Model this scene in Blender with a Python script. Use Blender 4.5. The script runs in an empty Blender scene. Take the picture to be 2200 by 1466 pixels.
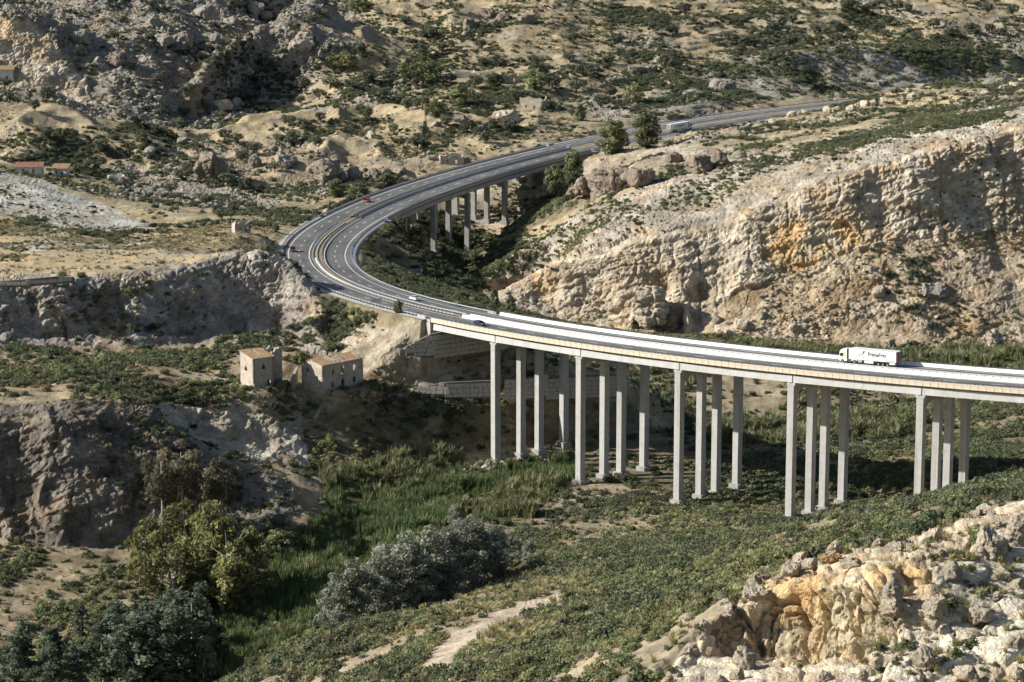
import bpy, bmesh, math, random
import numpy as np
from mathutils import Vector, Matrix
from mathutils.geometry import delaunay_2d_cdt

# ------------------------------------------------------------------ camera, sky, sun, exposure
SC = bpy.context.scene
COL = SC.collection
CAM_H, PITCH, FPX = 123.8516, math.radians(10.8496), 5500.0     # metres above the road datum; focal length in px of a 2200 px wide frame
cam = bpy.data.cameras.new('camera'); cam_o = bpy.data.objects.new('camera', cam); COL.objects.link(cam_o)
cam.sensor_width = 36.0; cam.lens = 36.0*FPX/2200.0; cam.clip_start = 1.0; cam.clip_end = 6000.0
cam_o.location = (0, 0, CAM_H); cam_o.rotation_euler = (math.pi/2-PITCH, 0, 0)
SC.camera = cam_o
SUN_EL, SUN_AZ = math.radians(30.0), math.radians(182.0)       # azimuth (from +X, counter-clockwise) the light comes FROM
sun = bpy.data.lights.new('sun', 'SUN'); sun.energy = 5.0; sun.angle = math.radians(0.53); sun.color = (1.0, 0.965, 0.905)
sun_o = bpy.data.objects.new('sun', sun); COL.objects.link(sun_o)
_d = Vector((math.cos(SUN_AZ)*math.cos(SUN_EL), math.sin(SUN_AZ)*math.cos(SUN_EL), math.sin(SUN_EL)))
sun_o.rotation_euler = _d.to_track_quat('Z', 'Y').to_euler(); sun_o.location = (0, 0, 400)
W = bpy.data.worlds.new('World'); SC.world = W; W.use_nodes = True
_n = W.node_tree.nodes; _bg = _n['Background']
_sky = _n.new('ShaderNodeTexSky'); _sky.sky_type = 'NISHITA'; _sky.sun_disc = False
_sky.sun_elevation = SUN_EL; _sky.sun_rotation = math.pi/2-SUN_AZ; _sky.altitude = 300; _sky.dust_density = 1.5
W.node_tree.links.new(_sky.outputs['Color'], _bg.inputs['Color']); _bg.inputs['Strength'].default_value = 0.064
SC.view_settings.view_transform = 'Standard'; SC.view_settings.look = 'None'
SC.view_settings.exposure = 0.55; SC.view_settings.gamma = 1.0
SC.render.engine = 'CYCLES'; SC.cycles.max_bounces = 3; SC.cycles.diffuse_bounces = 2; SC.cycles.glossy_bounces = 2
SC.cycles.use_adaptive_sampling = True; SC.cycles.adaptive_threshold = 0.03; SC.cycles.adaptive_min_samples = 16

# ------------------------------------------------------------------ survey: photograph bearing + distance -> place
CP, SP = math.cos(PITCH), math.sin(PITCH)
def at(u, v, Y):
    """Point on the bearing (u, v) at the northing Y (metres from the camera)."""
    cx = (u-1100)/FPX; cy = (733-v)/FPX
    dy = CP+cy*SP; dz = -SP+cy*CP
    k = Y/dy
    return (cx*k, Y, CAM_H+dz*k)
def atz(u, v, z):
    cx = (u-1100)/FPX; cy = (733-v)/FPX
    dy = CP+cy*SP; dz = -SP+cy*CP
    k = (z-CAM_H)/dz
    return (cx*k, dy*k, z)
def project(x, y, z):
    zz = z-CAM_H
    d = y*CP-zz*SP; w = y*SP+zz*CP
    return 1100+FPX*x/d, 733-FPX*w/d, d

# ------------------------------------------------------------------ the road's line (stations every 2 m)
RK = [-0.001665,-0.001708,-0.001814,-0.002316,-0.003104,-0.004293,-0.004018,-0.002841,-0.002096,-0.002133,-0.001656,-0.001503,-0.001663,-0.001618,-0.001334,-0.000857,3e-05]
RG = [-0.043999,-0.03378,-0.019987,0.0104,0.034038,0.024252,0.010238]
SUP = 1.0
S0, S1 = -90.0, 1160.0
RS = np.arange(S0, S1+1, 2.0)
_k = np.interp(RS, np.linspace(0, 960, 17), RK); _g = np.interp(RS, np.linspace(0, 960, 7), RG)
def _cum(a):
    c = np.concatenate([[0], np.cumsum((a[1:]+a[:-1])/2*2.0)]); return c-np.interp(0, RS, c)
RH = 2.621058+_cum(_k)
RX = 147.932554+_cum(np.cos(RH)); RY = 584.995443+_cum(np.sin(RH)); RZ = _cum(_g)
RSUP = np.clip(-_k/.004, 0, 1)*SUP/12.25
HW = 12.25
def road(s, off=0.0, dz=0.0):
    """Point at station s, offset off (positive = outer side of the bend), raised by dz."""
    h = np.interp(s, RS, RH)
    return (np.interp(s, RS, RX)-math.sin(h)*off, np.interp(s, RS, RY)+math.cos(h)*off,
            np.interp(s, RS, RZ)+np.interp(s, RS, RSUP)*off+dz)
def heading(s): return float(np.interp(s, RS, RH))
V1A, V1B = -90.0, 214.0        # near viaduct
V2A, V2B = 457.0, 661.0        # far viaduct

# ------------------------------------------------------------------ noise
def _hash(ix, iy, iz, seed):
    h = (ix.astype(np.uint32)*np.uint32(374761393)+iy.astype(np.uint32)*np.uint32(668265263)+iz.astype(np.uint32)*np.uint32(2147483647)+np.uint32(seed*144665+1))
    h = (h ^ (h >> np.uint32(13)))*np.uint32(1274126177)
    h = (h ^ (h >> np.uint32(16)))*np.uint32(2246822519)
    return ((h ^ (h >> np.uint32(15))) & np.uint32(0xffffff)).astype(np.float32)/np.float32(0xffffff)
def noise2(x, y, sc, seed=0):
    x = np.asarray(x, np.float64)/sc+1000.; y = np.asarray(y, np.float64)/sc+1000.
    ix = np.floor(x).astype(np.int64); iy = np.floor(y).astype(np.int64)
    fx = (x-ix).astype(np.float32); fy = (y-iy).astype(np.float32)
    ux = fx*fx*fx*(fx*(fx*6-15)+10); uy = fy*fy*fy*(fy*(fy*6-15)+10); iz = np.zeros_like(ix)
    a = _hash(ix, iy, iz, seed); b = _hash(ix+1, iy, iz, seed); c = _hash(ix, iy+1, iz, seed); d = _hash(ix+1, iy+1, iz, seed)
    return (a+(b-a)*ux+(c-a)*uy+(a-b-c+d)*ux*uy)*2-1
def noise3(x, y, z, sc, seed=0):
    x = np.asarray(x, np.float64)/sc+1000.; y = np.asarray(y, np.float64)/sc+1000.; z = np.asarray(z, np.float64)/sc+1000.
    ix = np.floor(x).astype(np.int64); iy = np.floor(y).astype(np.int64); iz = np.floor(z).astype(np.int64)
    fx = (x-ix).astype(np.float32); fy = (y-iy).astype(np.float32); fz = (z-iz).astype(np.float32)
    ux = fx*fx*(3-2*fx); uy = fy*fy*(3-2*fy); uz = fz*fz*(3-2*fz)
    r = 0
    for k in (0, 1):
        a = _hash(ix, iy, iz+k, seed); b = _hash(ix+1, iy, iz+k, seed); c = _hash(ix, iy+1, iz+k, seed); d = _hash(ix+1, iy+1, iz+k, seed)
        r = r+(a+(b-a)*ux+(c-a)*uy+(a-b-c+d)*ux*uy)*(uz if k else 1-uz)
    return r*2-1
def fbm2(x, y, sc, oc, seed=0, gain=.5):
    r = 0; a = 1.
    for i in range(oc): r = r+a*noise2(x, y, sc*.5**i, seed+i*7); a *= gain
    return r
def fbm3(x, y, z, sc, oc, seed=0, gain=.5):
    r = 0; a = 1.
    for i in range(oc): r = r+a*noise3(x, y, z, sc*.5**i, seed+i*7); a *= gain
    return r
def cells3(x, y, z, sc, seed=0):
    """Distance to the nearest and second nearest of scattered points, and a random value of the nearest."""
    x = np.asarray(x, np.float64)/sc+1000.; y = np.asarray(y, np.float64)/sc+1000.; z = np.asarray(z, np.float64)/sc+1000.
    ix = np.floor(x).astype(np.int64); iy = np.floor(y).astype(np.int64); iz = np.floor(z).astype(np.int64)
    f1 = np.full(x.shape, 9., np.float32); f2 = f1.copy(); id1 = np.zeros(x.shape, np.float32)
    for a in (-1, 0, 1):
        for b in (-1, 0, 1):
            for c in (-1, 0, 1):
                jx, jy, jz = ix+a, iy+b, iz+c
                h = _hash(jx, jy, jz, seed)
                dx = (jx+h-x); dy = (jy+(h*61.7)%1-y); dz = (jz+(h*433.3)%1-z)
                d = (dx*dx+dy*dy+dz*dz).astype(np.float32)
                near = d < f1
                f2 = np.where(near, f1, np.minimum(f2, d)); id1 = np.where(near, h, id1); f1 = np.where(near, d, f1)
    return np.sqrt(f1), np.sqrt(f2), id1
def sstep(a, b, x):
    t = np.clip((x-a)/(b-a), 0, 1); return t*t*(3-2*t)

# ------------------------------------------------------------------ the land: break lines surveyed as (u, v, northing) or (u, v, None, height)
LINES = [
 # river bed
 [(60,1700,None,-49),(230,1466,None,-48),(480,1330,None,-47.5),(650,1215,None,-47),(800,1120,None,-46.5),(950,1060,None,-46),(1150,1018,None,-45.3),(1330,985,None,-44.8),(1500,950,None,-44.4),(1700,915,None,-43.8),(1950,880,None,-43.4),(2200,830,None,-43),(2500,800,None,-42.6)],
 # foot of the left bank
 [(-250,1280,None,-42),(0,1290,None,-44),(200,1300,None,-44.5),(400,1285,None,-45)], [(-250,1466,None,-45),(0,1466,None,-46)], [(-250,1700,None,-47)],
 # foot of the right bank
 [(520,1500,None,-46),(640,1360,None,-45.5),(800,1230,None,-45),(900,1150,None,-45),(1100,1075,None,-44.3),(1250,1040,None,-43.3),(1420,1085,None,-43.2),(1600,1070,None,-43.4),(1712,1122,None,-42.2),(1850,1090,None,-42)],
 # spur in front
 [(430,1600,400),(540,1466,420),(700,1350,445),(900,1300,480),(1100,1240,515),(1250,1200,545),(1400,1150,585)],
 [(800,1466,365),(1000,1466,335),(1200,1466,310)], [(1000,1360,400),(1250,1330,390)], [(1200,1270,450),(1400,1250,430),(1500,1200,480),(1600,1150,540),(1740,1130,592)],
 [(1800,1100,525),(1900,1078,505),(2050,1052,490),(2200,1012,480),(2500,960,470)], [(1560,1215,395),(1700,1180,400),(1900,1120,385),(2200,1060,385),(2500,1000,385)],
 [(1990,1110,603),(2120,1085,610),(2400,1060,590)],
 # rock outcrop, crest and foot of its face
 [(1180,1600,262),(1300,1466,282),(1350,1440,287),(1420,1380,292),(1500,1330,297),(1600,1270,309),(1700,1222,306),(1800,1205,301),(1890,1195,297),(1950,1190,304),(2000,1160,314),(2100,1120,321),(2200,1100,326),(2500,1050,350)],
 [(1300,1560,276),(1400,1466,284),(1520,1440,294),(1600,1448,304),(1700,1440,301.5),(1800,1440,296),(1880,1410,291.5),(1930,1380,289),(2000,1420,286),(2200,1440,281),(2500,1440,285)],
 [(400,1900,260),(800,1900,240),(1100,1900,232),(1700,1900,230),(2500,1900,225)], [(0,2300,330)],
 # lower left cliff, crest, foot; the white bluff behind it
 [(-250,890,614),(0,880,618),(150,872,622),(280,866,629),(340,885,628),(400,940,632),(480,985,634),(560,1015,635),(640,1055,634)],
 [(-250,1160,597),(0,1160,600),(200,1170,602),(400,1175,607),(560,1130,617),(660,1090,625)],
 [(345,866,672),(450,872,676),(560,888,680),(640,910,684)], [(430,960,664),(560,985,665),(650,1000,667),(700,1040,660)],
 # bench with the houses
 [(-250,805,680),(100,800,682),(300,810,685),(450,830,685),(515,832,690),(585,836,688),(640,842,695),(770,818,712)],
 [(700,870,690),(800,870,698),(850,855,705),(960,848,708),(1060,850,712),(1150,853,716),(1250,850,722),(1330,862,731)],
 [(760,985,678),(880,975,690),(1000,967,703),(1150,950,712),(1350,932,727),(1500,905,746)],
 # upper left cliff, crest and foot
 [(-250,605,740),(0,600,742),(130,598,745),(250,590,752),(380,570,765),(480,548,778),(550,538,785),(596,545,781),(622,562,775),(640,582,769),(662,618,760),(683,665,748),(700,730,738)],
 [(-250,735,732),(0,730,733),(150,745,736),(300,745,742),(420,735,752),(520,722,764),(600,735,766),(660,755,753),(706,765,742)],
 # upper terrace
 [(-250,570,785),(100,560,790),(300,545,815),(450,515,850),(560,497,868)], [(-250,500,880),(100,510,870),(250,500,900),(450,497,885),(520,480,910)],
 [(-250,440,960),(0,455,945),(120,490,915),(250,520,878)], [(-250,350,1010),(0,370,1000),(100,400,985),(200,440,970),(340,497,930)],
 # gully behind the fin, abutment bank
 [(725,742,733),(735,690,752),(760,672,762)], [(775,700,745),(800,745,726)], [(893,702,728),(960,752,733),(1080,764,741),(1180,780,738)], [(900,832,716),(1200,792,728),(1320,786,740)],
 # inner slope of the bend, ravine
 [(850,580,900),(950,612,860),(1050,650,845),(1150,684,832),(1250,705,815)], [(950,600,960)],
 [(930,470,1075),(975,500,1052),(1000,556,1038),(1008,620,984),(1085,668,938),(1250,712,894),(1500,732,877)],
 [(880,500,977),(935,546,1006)], [(1083,496,1068),(1120,450,1085),(1178,418,1100)],
 # right cliff: crest, edge of the face, foot of the face, foot of the talus
 [(1030,602,935),(1060,562,948),(1110,525,952),(1200,480,955),(1300,446,948),(1400,425,945),(1500,405,945),(1600,375,948),(1700,345,950),(1800,315,955),(1900,295,960),(2000,275,965),(2100,250,970),(2200,232,975),(2500,175,990)],
 [(1045,625,915),(1100,590,912),(1250,540,908),(1400,495,905),(1550,480,908),(1650,440,910),(1800,380,913),(1950,330,916),(2080,290,920),(2200,275,925),(2500,215,940)],
 [(1060,650,903),(1200,692,893),(1350,718,886),(1480,722,884),(1560,640,890),(1700,580,895),(1850,540,898),(1950,520,900),(2080,500,905),(2200,490,910),(2500,470,915)],
 [(1540,722,876),(1700,728,870),(1900,737,868),(2200,747,862),(2500,757,856)],
 # rim that hides the far end of the road
 [(1730,240,1232),(1780,222,1240),(1900,199,1262),(2050,186,1282),(2200,172,1306),(2500,150,1350)],
 # plateau behind it
 [(1300,400,1030),(1400,378,1002),(1500,350,1010),(1600,320,1060),(1800,272,1110),(2000,242,1130),(2200,214,1120),(2500,170,1120)], [(1250,402,1088),(1300,345,1110),(1400,330,1090)],
 # far side of the far viaduct
 [(700,440,1010),(800,388,1080),(900,366,1120),(1000,342,1150),(1100,313,1152),(1176,302,1148)],
 [(1300,270,1195),(1500,233,1255),(1700,205,1315),(1900,190,1365),(2200,170,1425),(2500,150,1480)],
 [(1450,180,1320),(1550,150,1335),(1700,120,1372),(1900,110,1402),(2200,120,1442),(2500,115,1500)], [(1600,104,1422),(1900,90,1462),(2200,80,1492),(2500,70,1530)],
 [(900,250,1210),(1000,200,1270),(1100,150,1330),(1100,90,1390)], [(1300,200,1280),(1300,100,1400)], [(850,150,1340),(850,80,1420)], [(700,250,1220),(650,330,1160),(780,320,1150)],
 [(-250,0,1360),(0,0,1380),(150,0,1400),(450,0,1450),(600,-10,1480),(740,0,1540),(850,0,1500),(1100,0,1480),(1500,0,1540),(1900,0,1580),(2200,0,1600),(2500,0,1630)],
 [(-300,-150,1500),(500,-150,1600),(1100,-150,1680),(1800,-150,1750),(2550,-150,1780)], [(-300,-320,2100),(1100,-320,2100),(2550,-320,2100)],
 # upper left: gully, mountain, cliff
 [(735,30,1510),(685,90,1455),(620,140,1400),(530,210,1325),(430,262,1245),(450,320,1170),(560,400,1090),(650,455,1015),(740,480,985)],
 [(650,5,1420),(560,60,1350),(470,100,1300),(420,160,1255),(330,190,1240),(260,245,1200)], [(560,110,1375),(480,160,1330),(410,215,1270)], [(300,110,1290),(220,170,1240)], [(330,30,1400),(380,70,1350)],
 [(-250,30,1265),(50,42,1262),(110,92,1250),(150,150,1232)], [(-250,165,1225),(60,172,1225),(112,195,1222),(200,250,1200)],
 [(-250,190,1210),(0,190,1210),(130,225,1195)], [(-250,270,1150),(0,270,1150),(200,290,1150),(300,330,1130)], [(-250,340,1110),(0,357,1100),(100,345,1110),(250,370,1090),(400,400,1070)],
]
GX0, GX1, GY0, GY1, GD = -470., 470., 205., 2050., 1.0
def build_grid():
    pts, edges = [], []
    def add_line(q):
        b = len(pts); pts.extend(q); edges.extend((b+i, b+i+1) for i in range(len(q)-1))
    for L in LINES:
        add_line([at(*p) if len(p) == 3 else atz(p[0], p[1], p[3]) for p in L])
    for a, b in ((V1B+4, V2A-2), (V2B+2, S1)):
        ss = np.arange(a, b, 12.)
        for off in (-HW-1.6, HW+1.6):
            add_line([tuple(float(c) for c in road(s, off, -.25)) for s in ss])
    for x, y, z in ((-520, 180, 0), (520, 180, 40), (-560, 2100, 125), (560, 2100, 125)): pts.append((x, y, z))
    v2 = [Vector((p[0], p[1])) for p in pts]
    vo, eo, fo, ov, oe, of = delaunay_2d_cdt(v2, edges, [], 0, .3, True)
    z = []
    for i, o in enumerate(ov):
        if o: z.append(float(np.mean([pts[k][2] for k in o])))
        else:   # crossing of two break lines: nearest vertex decides
            j = min(range(len(pts)), key=lambda k: (v2[k]-vo[i]).length_squared); z.append(pts[j][2])
    nx = int((GX1-GX0)/GD)+1; ny = int((GY1-GY0)/GD)+1
    Z = np.full((ny, nx), np.nan, np.float32)
    for f in fo:
        (x0, y0), (x1, y1), (x2, y2) = (vo[k] for k in f); z0, z1, z2 = (z[k] for k in f)
        a0 = max(0, int((min(x0, x1, x2)-GX0)/GD)); a1 = min(nx-1, int((max(x0, x1, x2)-GX0)/GD)+1)
        b0 = max(0, int((min(y0, y1, y2)-GY0)/GD)); b1 = min(ny-1, int((max(y0, y1, y2)-GY0)/GD)+1)
        if a1 < a0 or b1 < b0: continue
        X, Y = np.meshgrid(GX0+np.arange(a0, a1+1)*GD, GY0+np.arange(b0, b1+1)*GD)
        den = (y1-y2)*(x0-x2)+(x2-x1)*(y0-y2)
        if abs(den) < 1e-9: continue
        l0 = ((y1-y2)*(X-x2)+(x2-x1)*(Y-y2))/den; l1 = ((y2-y0)*(X-x2)+(x0-x2)*(Y-y2))/den; l2 = 1-l0-l1
        m = (l0 > -1e-4) & (l1 > -1e-4) & (l2 > -1e-4)
        s = Z[b0:b1+1, a0:a1+1]; s[m] = (l0*z0+l1*z1+l2*z2)[m]
    for r in Z:
        ok = np.isfinite(r)
        if ok.any() and not ok.all(): r[~ok] = np.interp(np.flatnonzero(~ok), np.flatnonzero(ok), r[ok])
    return Z
def blur(a, r):
    if r < 1: return a
    for ax in (0, 1):
        for _ in range(2):
            p = np.pad(a, [(r+1, r) if i == ax else (0, 0) for i in (0, 1)], mode='edge').astype(np.float64).cumsum(axis=ax)
            n = a.shape[ax]
            hi = np.take(p, np.arange(2*r+1, 2*r+1+n), axis=ax); lo = np.take(p, np.arange(0, n), axis=ax)
            a = ((hi-lo)/(2*r+1)).astype(np.float32)
    return a
TIN = build_grid()
_gx = GX0+np.arange(TIN.shape[1])*GD; _gy = GY0+np.arange(TIN.shape[0])*GD
XX, YY = np.meshgrid(_gx, _gy)
_s = blur(TIN, 2); _gyv, _gxv = np.gradient(_s, GD); SLOPE = np.hypot(_gxv, _gyv)
_steep = blur(sstep(.45, .9, SLOPE).astype(np.float32), 3)
GRID = blur(TIN, 5)*(1-_steep)+blur(TIN, 1)*_steep
# distance to the road
_rd = np.full(TIN.shape, 1600., np.float32); _rz = np.zeros(TIN.shape, np.float32); _rs = _rz.copy()
for i in range(0, len(RS), 2):
    a, b = int((RX[i]-GX0)/GD), int((RY[i]-GY0)/GD)
    w = (slice(max(0, b-40), max(0, b+41)), slice(max(0, a-40), max(0, a+41)))
    if XX[w].size == 0: continue
    dx, dy = XX[w]-RX[i], YY[w]-RY[i]; dd = dx*dx+dy*dy; m = dd < _rd[w]
    _rd[w][m] = dd[m]; _rs[w][m] = RS[i]
    _rz[w][m] = (RZ[i]+RSUP[i]*np.clip(-math.sin(RH[i])*dx+math.cos(RH[i])*dy, -14, 14)+np.interp(RS[i], RS, np.gradient(RZ, 2.0))*(math.cos(RH[i])*dx+math.sin(RH[i])*dy))[m]
_rd = np.sqrt(_rd)
_ground_road = ((_rs > V1B+3) & (_rs < V2A-1)) | (_rs > V2B+1)
_away = np.where(_ground_road, sstep(14, 26, _rd), 1.0).astype(np.float32)
_gully = np.abs(noise2(XX+8*noise2(XX, YY, 30, 5), YY, 17, 11))
GRID = GRID+(_away*(1.6*fbm2(XX, YY, 60, 3, 1)*sstep(.02, .25, SLOPE)+.75*fbm2(XX, YY, 14, 3, 3)*(.35+sstep(.05, .5, SLOPE))-1.2*sstep(.25, .7, SLOPE)*(1-_gully)**3)).astype(np.float32)
_far = sstep(1040, 1120, YY)*_away
_rid = 1-2.2*np.abs(noise2(XX+14*noise2(XX, YY, 60, 31), YY, 58, 33)); _rid2 = 1-2.2*np.abs(noise2(XX+5*noise2(XX, YY, 25, 35), YY, 23, 37))
GRID = GRID+(_far*(2.6*_rid+1.5*_rid2+.7*fbm2(XX, YY, 9, 2, 39))*np.where(XX < -40, 1.25, .8)).astype(np.float32)
# old field terraces on the far hillside
_ter = sstep(1120, 1180, YY)*(1-sstep(.5, .8, SLOPE))*sstep(-50, 40, XX)*(.5+.5*sstep(-.2, .3, noise2(XX, YY, 90, 21)))
_st = 2.1; _q = (GRID+1.2*noise2(XX, YY, 45, 23))/_st; _fq = _q-np.floor(_q)
GRID = GRID+(_ter*.62*_st*(sstep(.72, .95, _fq)-_fq)).astype(np.float32)
_m = _ground_road & (_rd < 13.9)
GRID = np.where(_ground_road, np.where(_rd < 13.6, _rz-.3, GRID*sstep(13.6, 17, _rd)+(_rz-.3)*(1-sstep(13.6, 17, _rd))), GRID).astype(np.float32)
# levelled ground under the ruined houses
for _u, _v, _Y, _dx, _dy, _r in ((545, 834, 686, .6, 6.5, 9.5), (693, 840, 692, 3.5, 7.5, 9.0), (693, 840, 692, 8.0, 11.0, 8.0)):
    _p = at(_u, _v, _Y); _w = 1-sstep(_r*.72, _r*1.35, np.hypot(XX-_p[0]-_dx, YY-_p[1]-_dy)); GRID = (GRID*(1-_w)+(_p[2]-.1)*_w).astype(np.float32)
# keep the ground below the decks
_deck = ~_ground_road & (_rd < 17); GRID = np.where(_deck, np.minimum(GRID, _rz-5.5), GRID)
def _look(G, x, y):
    fx = np.clip((np.asarray(x, np.float64)-GX0)/GD, 0, GRID.shape[1]-1.001); fy = np.clip((np.asarray(y, np.float64)-GY0)/GD, 0, GRID.shape[0]-1.001)
    ix = fx.astype(int); iy = fy.astype(int); fx = fx-ix; fy = fy-iy
    return (G[iy, ix]*(1-fx)+G[iy, ix+1]*fx)*(1-fy)+(G[iy+1, ix]*(1-fx)+G[iy+1, ix+1]*fx)*fy
def gz(x, y): return _look(GRID, x, y)
def road_dist(x, y): return _look(_rd, x, y)      # metres to the road's centre line, 40 at most
# ------------------------------------------------------------------ materials
MATS = {}
def nodes_of(name):
    m = bpy.data.materials.new(name); m.use_nodes = True; MATS[name] = m
    nt = m.node_tree; b = nt.nodes['Principled BSDF']
    return m, nt, b
def mix_rgb(nt, a, b, fac, mode='MIX'):
    n = nt.nodes.new('ShaderNodeMix'); n.data_type = 'RGBA'; n.blend_type = mode
    for sock, val in ((n.inputs['Factor'], fac), (n.inputs['A'], a), (n.inputs['B'], b)):
        if hasattr(val, 'default_value') or hasattr(val, 'is_output'): nt.links.new(val, sock)
        elif isinstance(val, (int, float)): sock.default_value = val
        else: sock.default_value = (*val, 1)[:4]
    return n.outputs['Result']
def noise_node(nt, scale, detail=4, rough=.6, co=None, stretch=None):
    n = nt.nodes.new('ShaderNodeTexNoise'); n.inputs['Scale'].default_value = scale; n.inputs['Detail'].default_value = detail; n.inputs['Roughness'].default_value = rough
    if co is None:
        g = nt.nodes.new('ShaderNodeTexCoord'); co = g.outputs['Object']
    if stretch:
        mp = nt.nodes.new('ShaderNodeMapping'); mp.inputs['Scale'].default_value = stretch; nt.links.new(co, mp.inputs['Vector']); co = mp.outputs['Vector']
    nt.links.new(co, n.inputs['Vector']); return n.outputs['Fac']
def remap(nt, v, a, b, c, d):
    n = nt.nodes.new('ShaderNodeMapRange'); n.inputs['From Min'].default_value = a; n.inputs['From Max'].default_value = b
    n.inputs['To Min'].default_value = c; n.inputs['To Max'].default_value = d; nt.links.new(v, n.inputs['Value']); return n.outputs['Result']
def bump(nt, b, h, strength, dist):
    n = nt.nodes.new('ShaderNodeBump'); n.inputs['Strength'].default_value = strength; n.inputs['Distance'].default_value = dist
    nt.links.new(h, n.inputs['Height']); nt.links.new(n.outputs['Normal'], b.inputs['Normal']); return n
def mat(name, col, rough=.9, var=.25, scale=.6, fine=6., metal=0., bmp=0., spec=.3, stretch=None, dirt=None):
    m, nt, b = nodes_of(name)
    n1 = noise_node(nt, scale, 5, .6, None, stretch); n2 = noise_node(nt, fine, 3, .6)
    c = mix_rgb(nt, tuple(x*(1-var) for x in col), tuple(min(1, x*(1+var)) for x in col), remap(nt, n1, .3, .7, 0, 1))
    k = remap(nt, n2, .3, .7, 1-var*.6, 1+var*.6)
    c = mix_rgb(nt, c, k, 1.0, 'MULTIPLY')
    if dirt:
        n3 = noise_node(nt, dirt[1], 6, .7, None, dirt[2] if len(dirt) > 2 else None)
        c = mix_rgb(nt, c, dirt[0], remap(nt, n3, .5, .72, 0, .8))
    nt.links.new(c, b.inputs['Base Color']); b.inputs['Roughness'].default_value = rough; b.inputs['Metallic'].default_value = metal
    b.inputs['Specular IOR Level'].default_value = spec
    if bmp: bump(nt, b, n2, .5, bmp)
    return m
def leaf_mat(name, col, var=.35, hue=.03, trans=.0):
    m, nt, b = nodes_of(name)
    oi = nt.nodes.new('ShaderNodeObjectInfo')
    at_ = nt.nodes.new('ShaderNodeAttribute'); at_.attribute_name = 'tint'
    d = remap(nt, oi.outputs['Random'], 0, 1, 1-var, 1+var)
    c = mix_rgb(nt, col, d, 1.0, 'MULTIPLY')
    c = mix_rgb(nt, c, remap(nt, at_.outputs['Fac'], 0, 1, .62, 1.38), 1.0, 'MULTIPLY')
    hs = nt.nodes.new('ShaderNodeHueSaturation'); nt.links.new(c, hs.inputs['Color'])
    wn = nt.nodes.new('ShaderNodeTexWhiteNoise'); wn.noise_dimensions = '1D'; nt.links.new(oi.outputs['Random'], wn.inputs['W'])
    nt.links.new(remap(nt, wn.outputs['Value'], 0, 1, .5-hue, .5+hue), hs.inputs['Hue'])
    nt.links.new(hs.outputs['Color'], b.inputs['Base Color']); b.inputs['Roughness'].default_value = .75; b.inputs['Specular IOR Level'].default_value = .25
    if trans:
        t = nt.nodes.new('ShaderNodeBsdfTranslucent'); nt.links.new(hs.outputs['Color'], t.inputs['Color'])
        mx = nt.nodes.new('ShaderNodeMixShader'); mx.inputs['Fac'].default_value = trans
        nt.links.new(b.outputs[0], mx.inputs[1]); nt.links.new(t.outputs[0], mx.inputs[2]); nt.links.new(mx.outputs[0], nt.nodes['Material Output'].inputs['Surface'])
    return m
def link(name, me, parent=None, **kw):
    o = bpy.data.objects.new(name, me); COL.objects.link(o)
    if parent is not None: o.parent = parent
    for k, v in kw.items(): o[k] = v
    return o
def mesh_np(name, V, F, mats=(), smooth=False):
    me = bpy.data.meshes.new(name); V = np.asarray(V, np.float32); 
    if isinstance(F, np.ndarray):
        k = F.shape[1]; me.vertices.add(len(V)); me.vertices.foreach_set('co', V.ravel())
        me.loops.add(F.size); me.loops.foreach_set('vertex_index', F.ravel().astype(np.int32))
        me.polygons.add(len(F)); me.polygons.foreach_set('loop_start', np.arange(0, F.size, k, dtype=np.int32))
        me.update(calc_edges=True)
    else: me.from_pydata([tuple(map(float, v)) for v in V], [], F); me.update()
    for m in mats: me.materials.append(m if not isinstance(m, str) else MATS[m])
    if smooth: me.polygons.foreach_set('use_smooth', np.ones(len(me.polygons), bool))
    return me

# ------------------------------------------------------------------ ground cover zones: (outline seen from the lookout, northing range, colour, rock relief, cover)
def pip(u, v, poly):
    m = np.zeros(u.shape, bool); n = len(poly)
    for i in range(n):
        (x0, y0), (x1, y1) = poly[i], poly[i-1]
        if y0 == y1: continue
        c = ((y0 > v) != (y1 > v)) & (u < (x1-x0)*(v-y0)/(y1-y0)+x0); m ^= c
    return m
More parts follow.
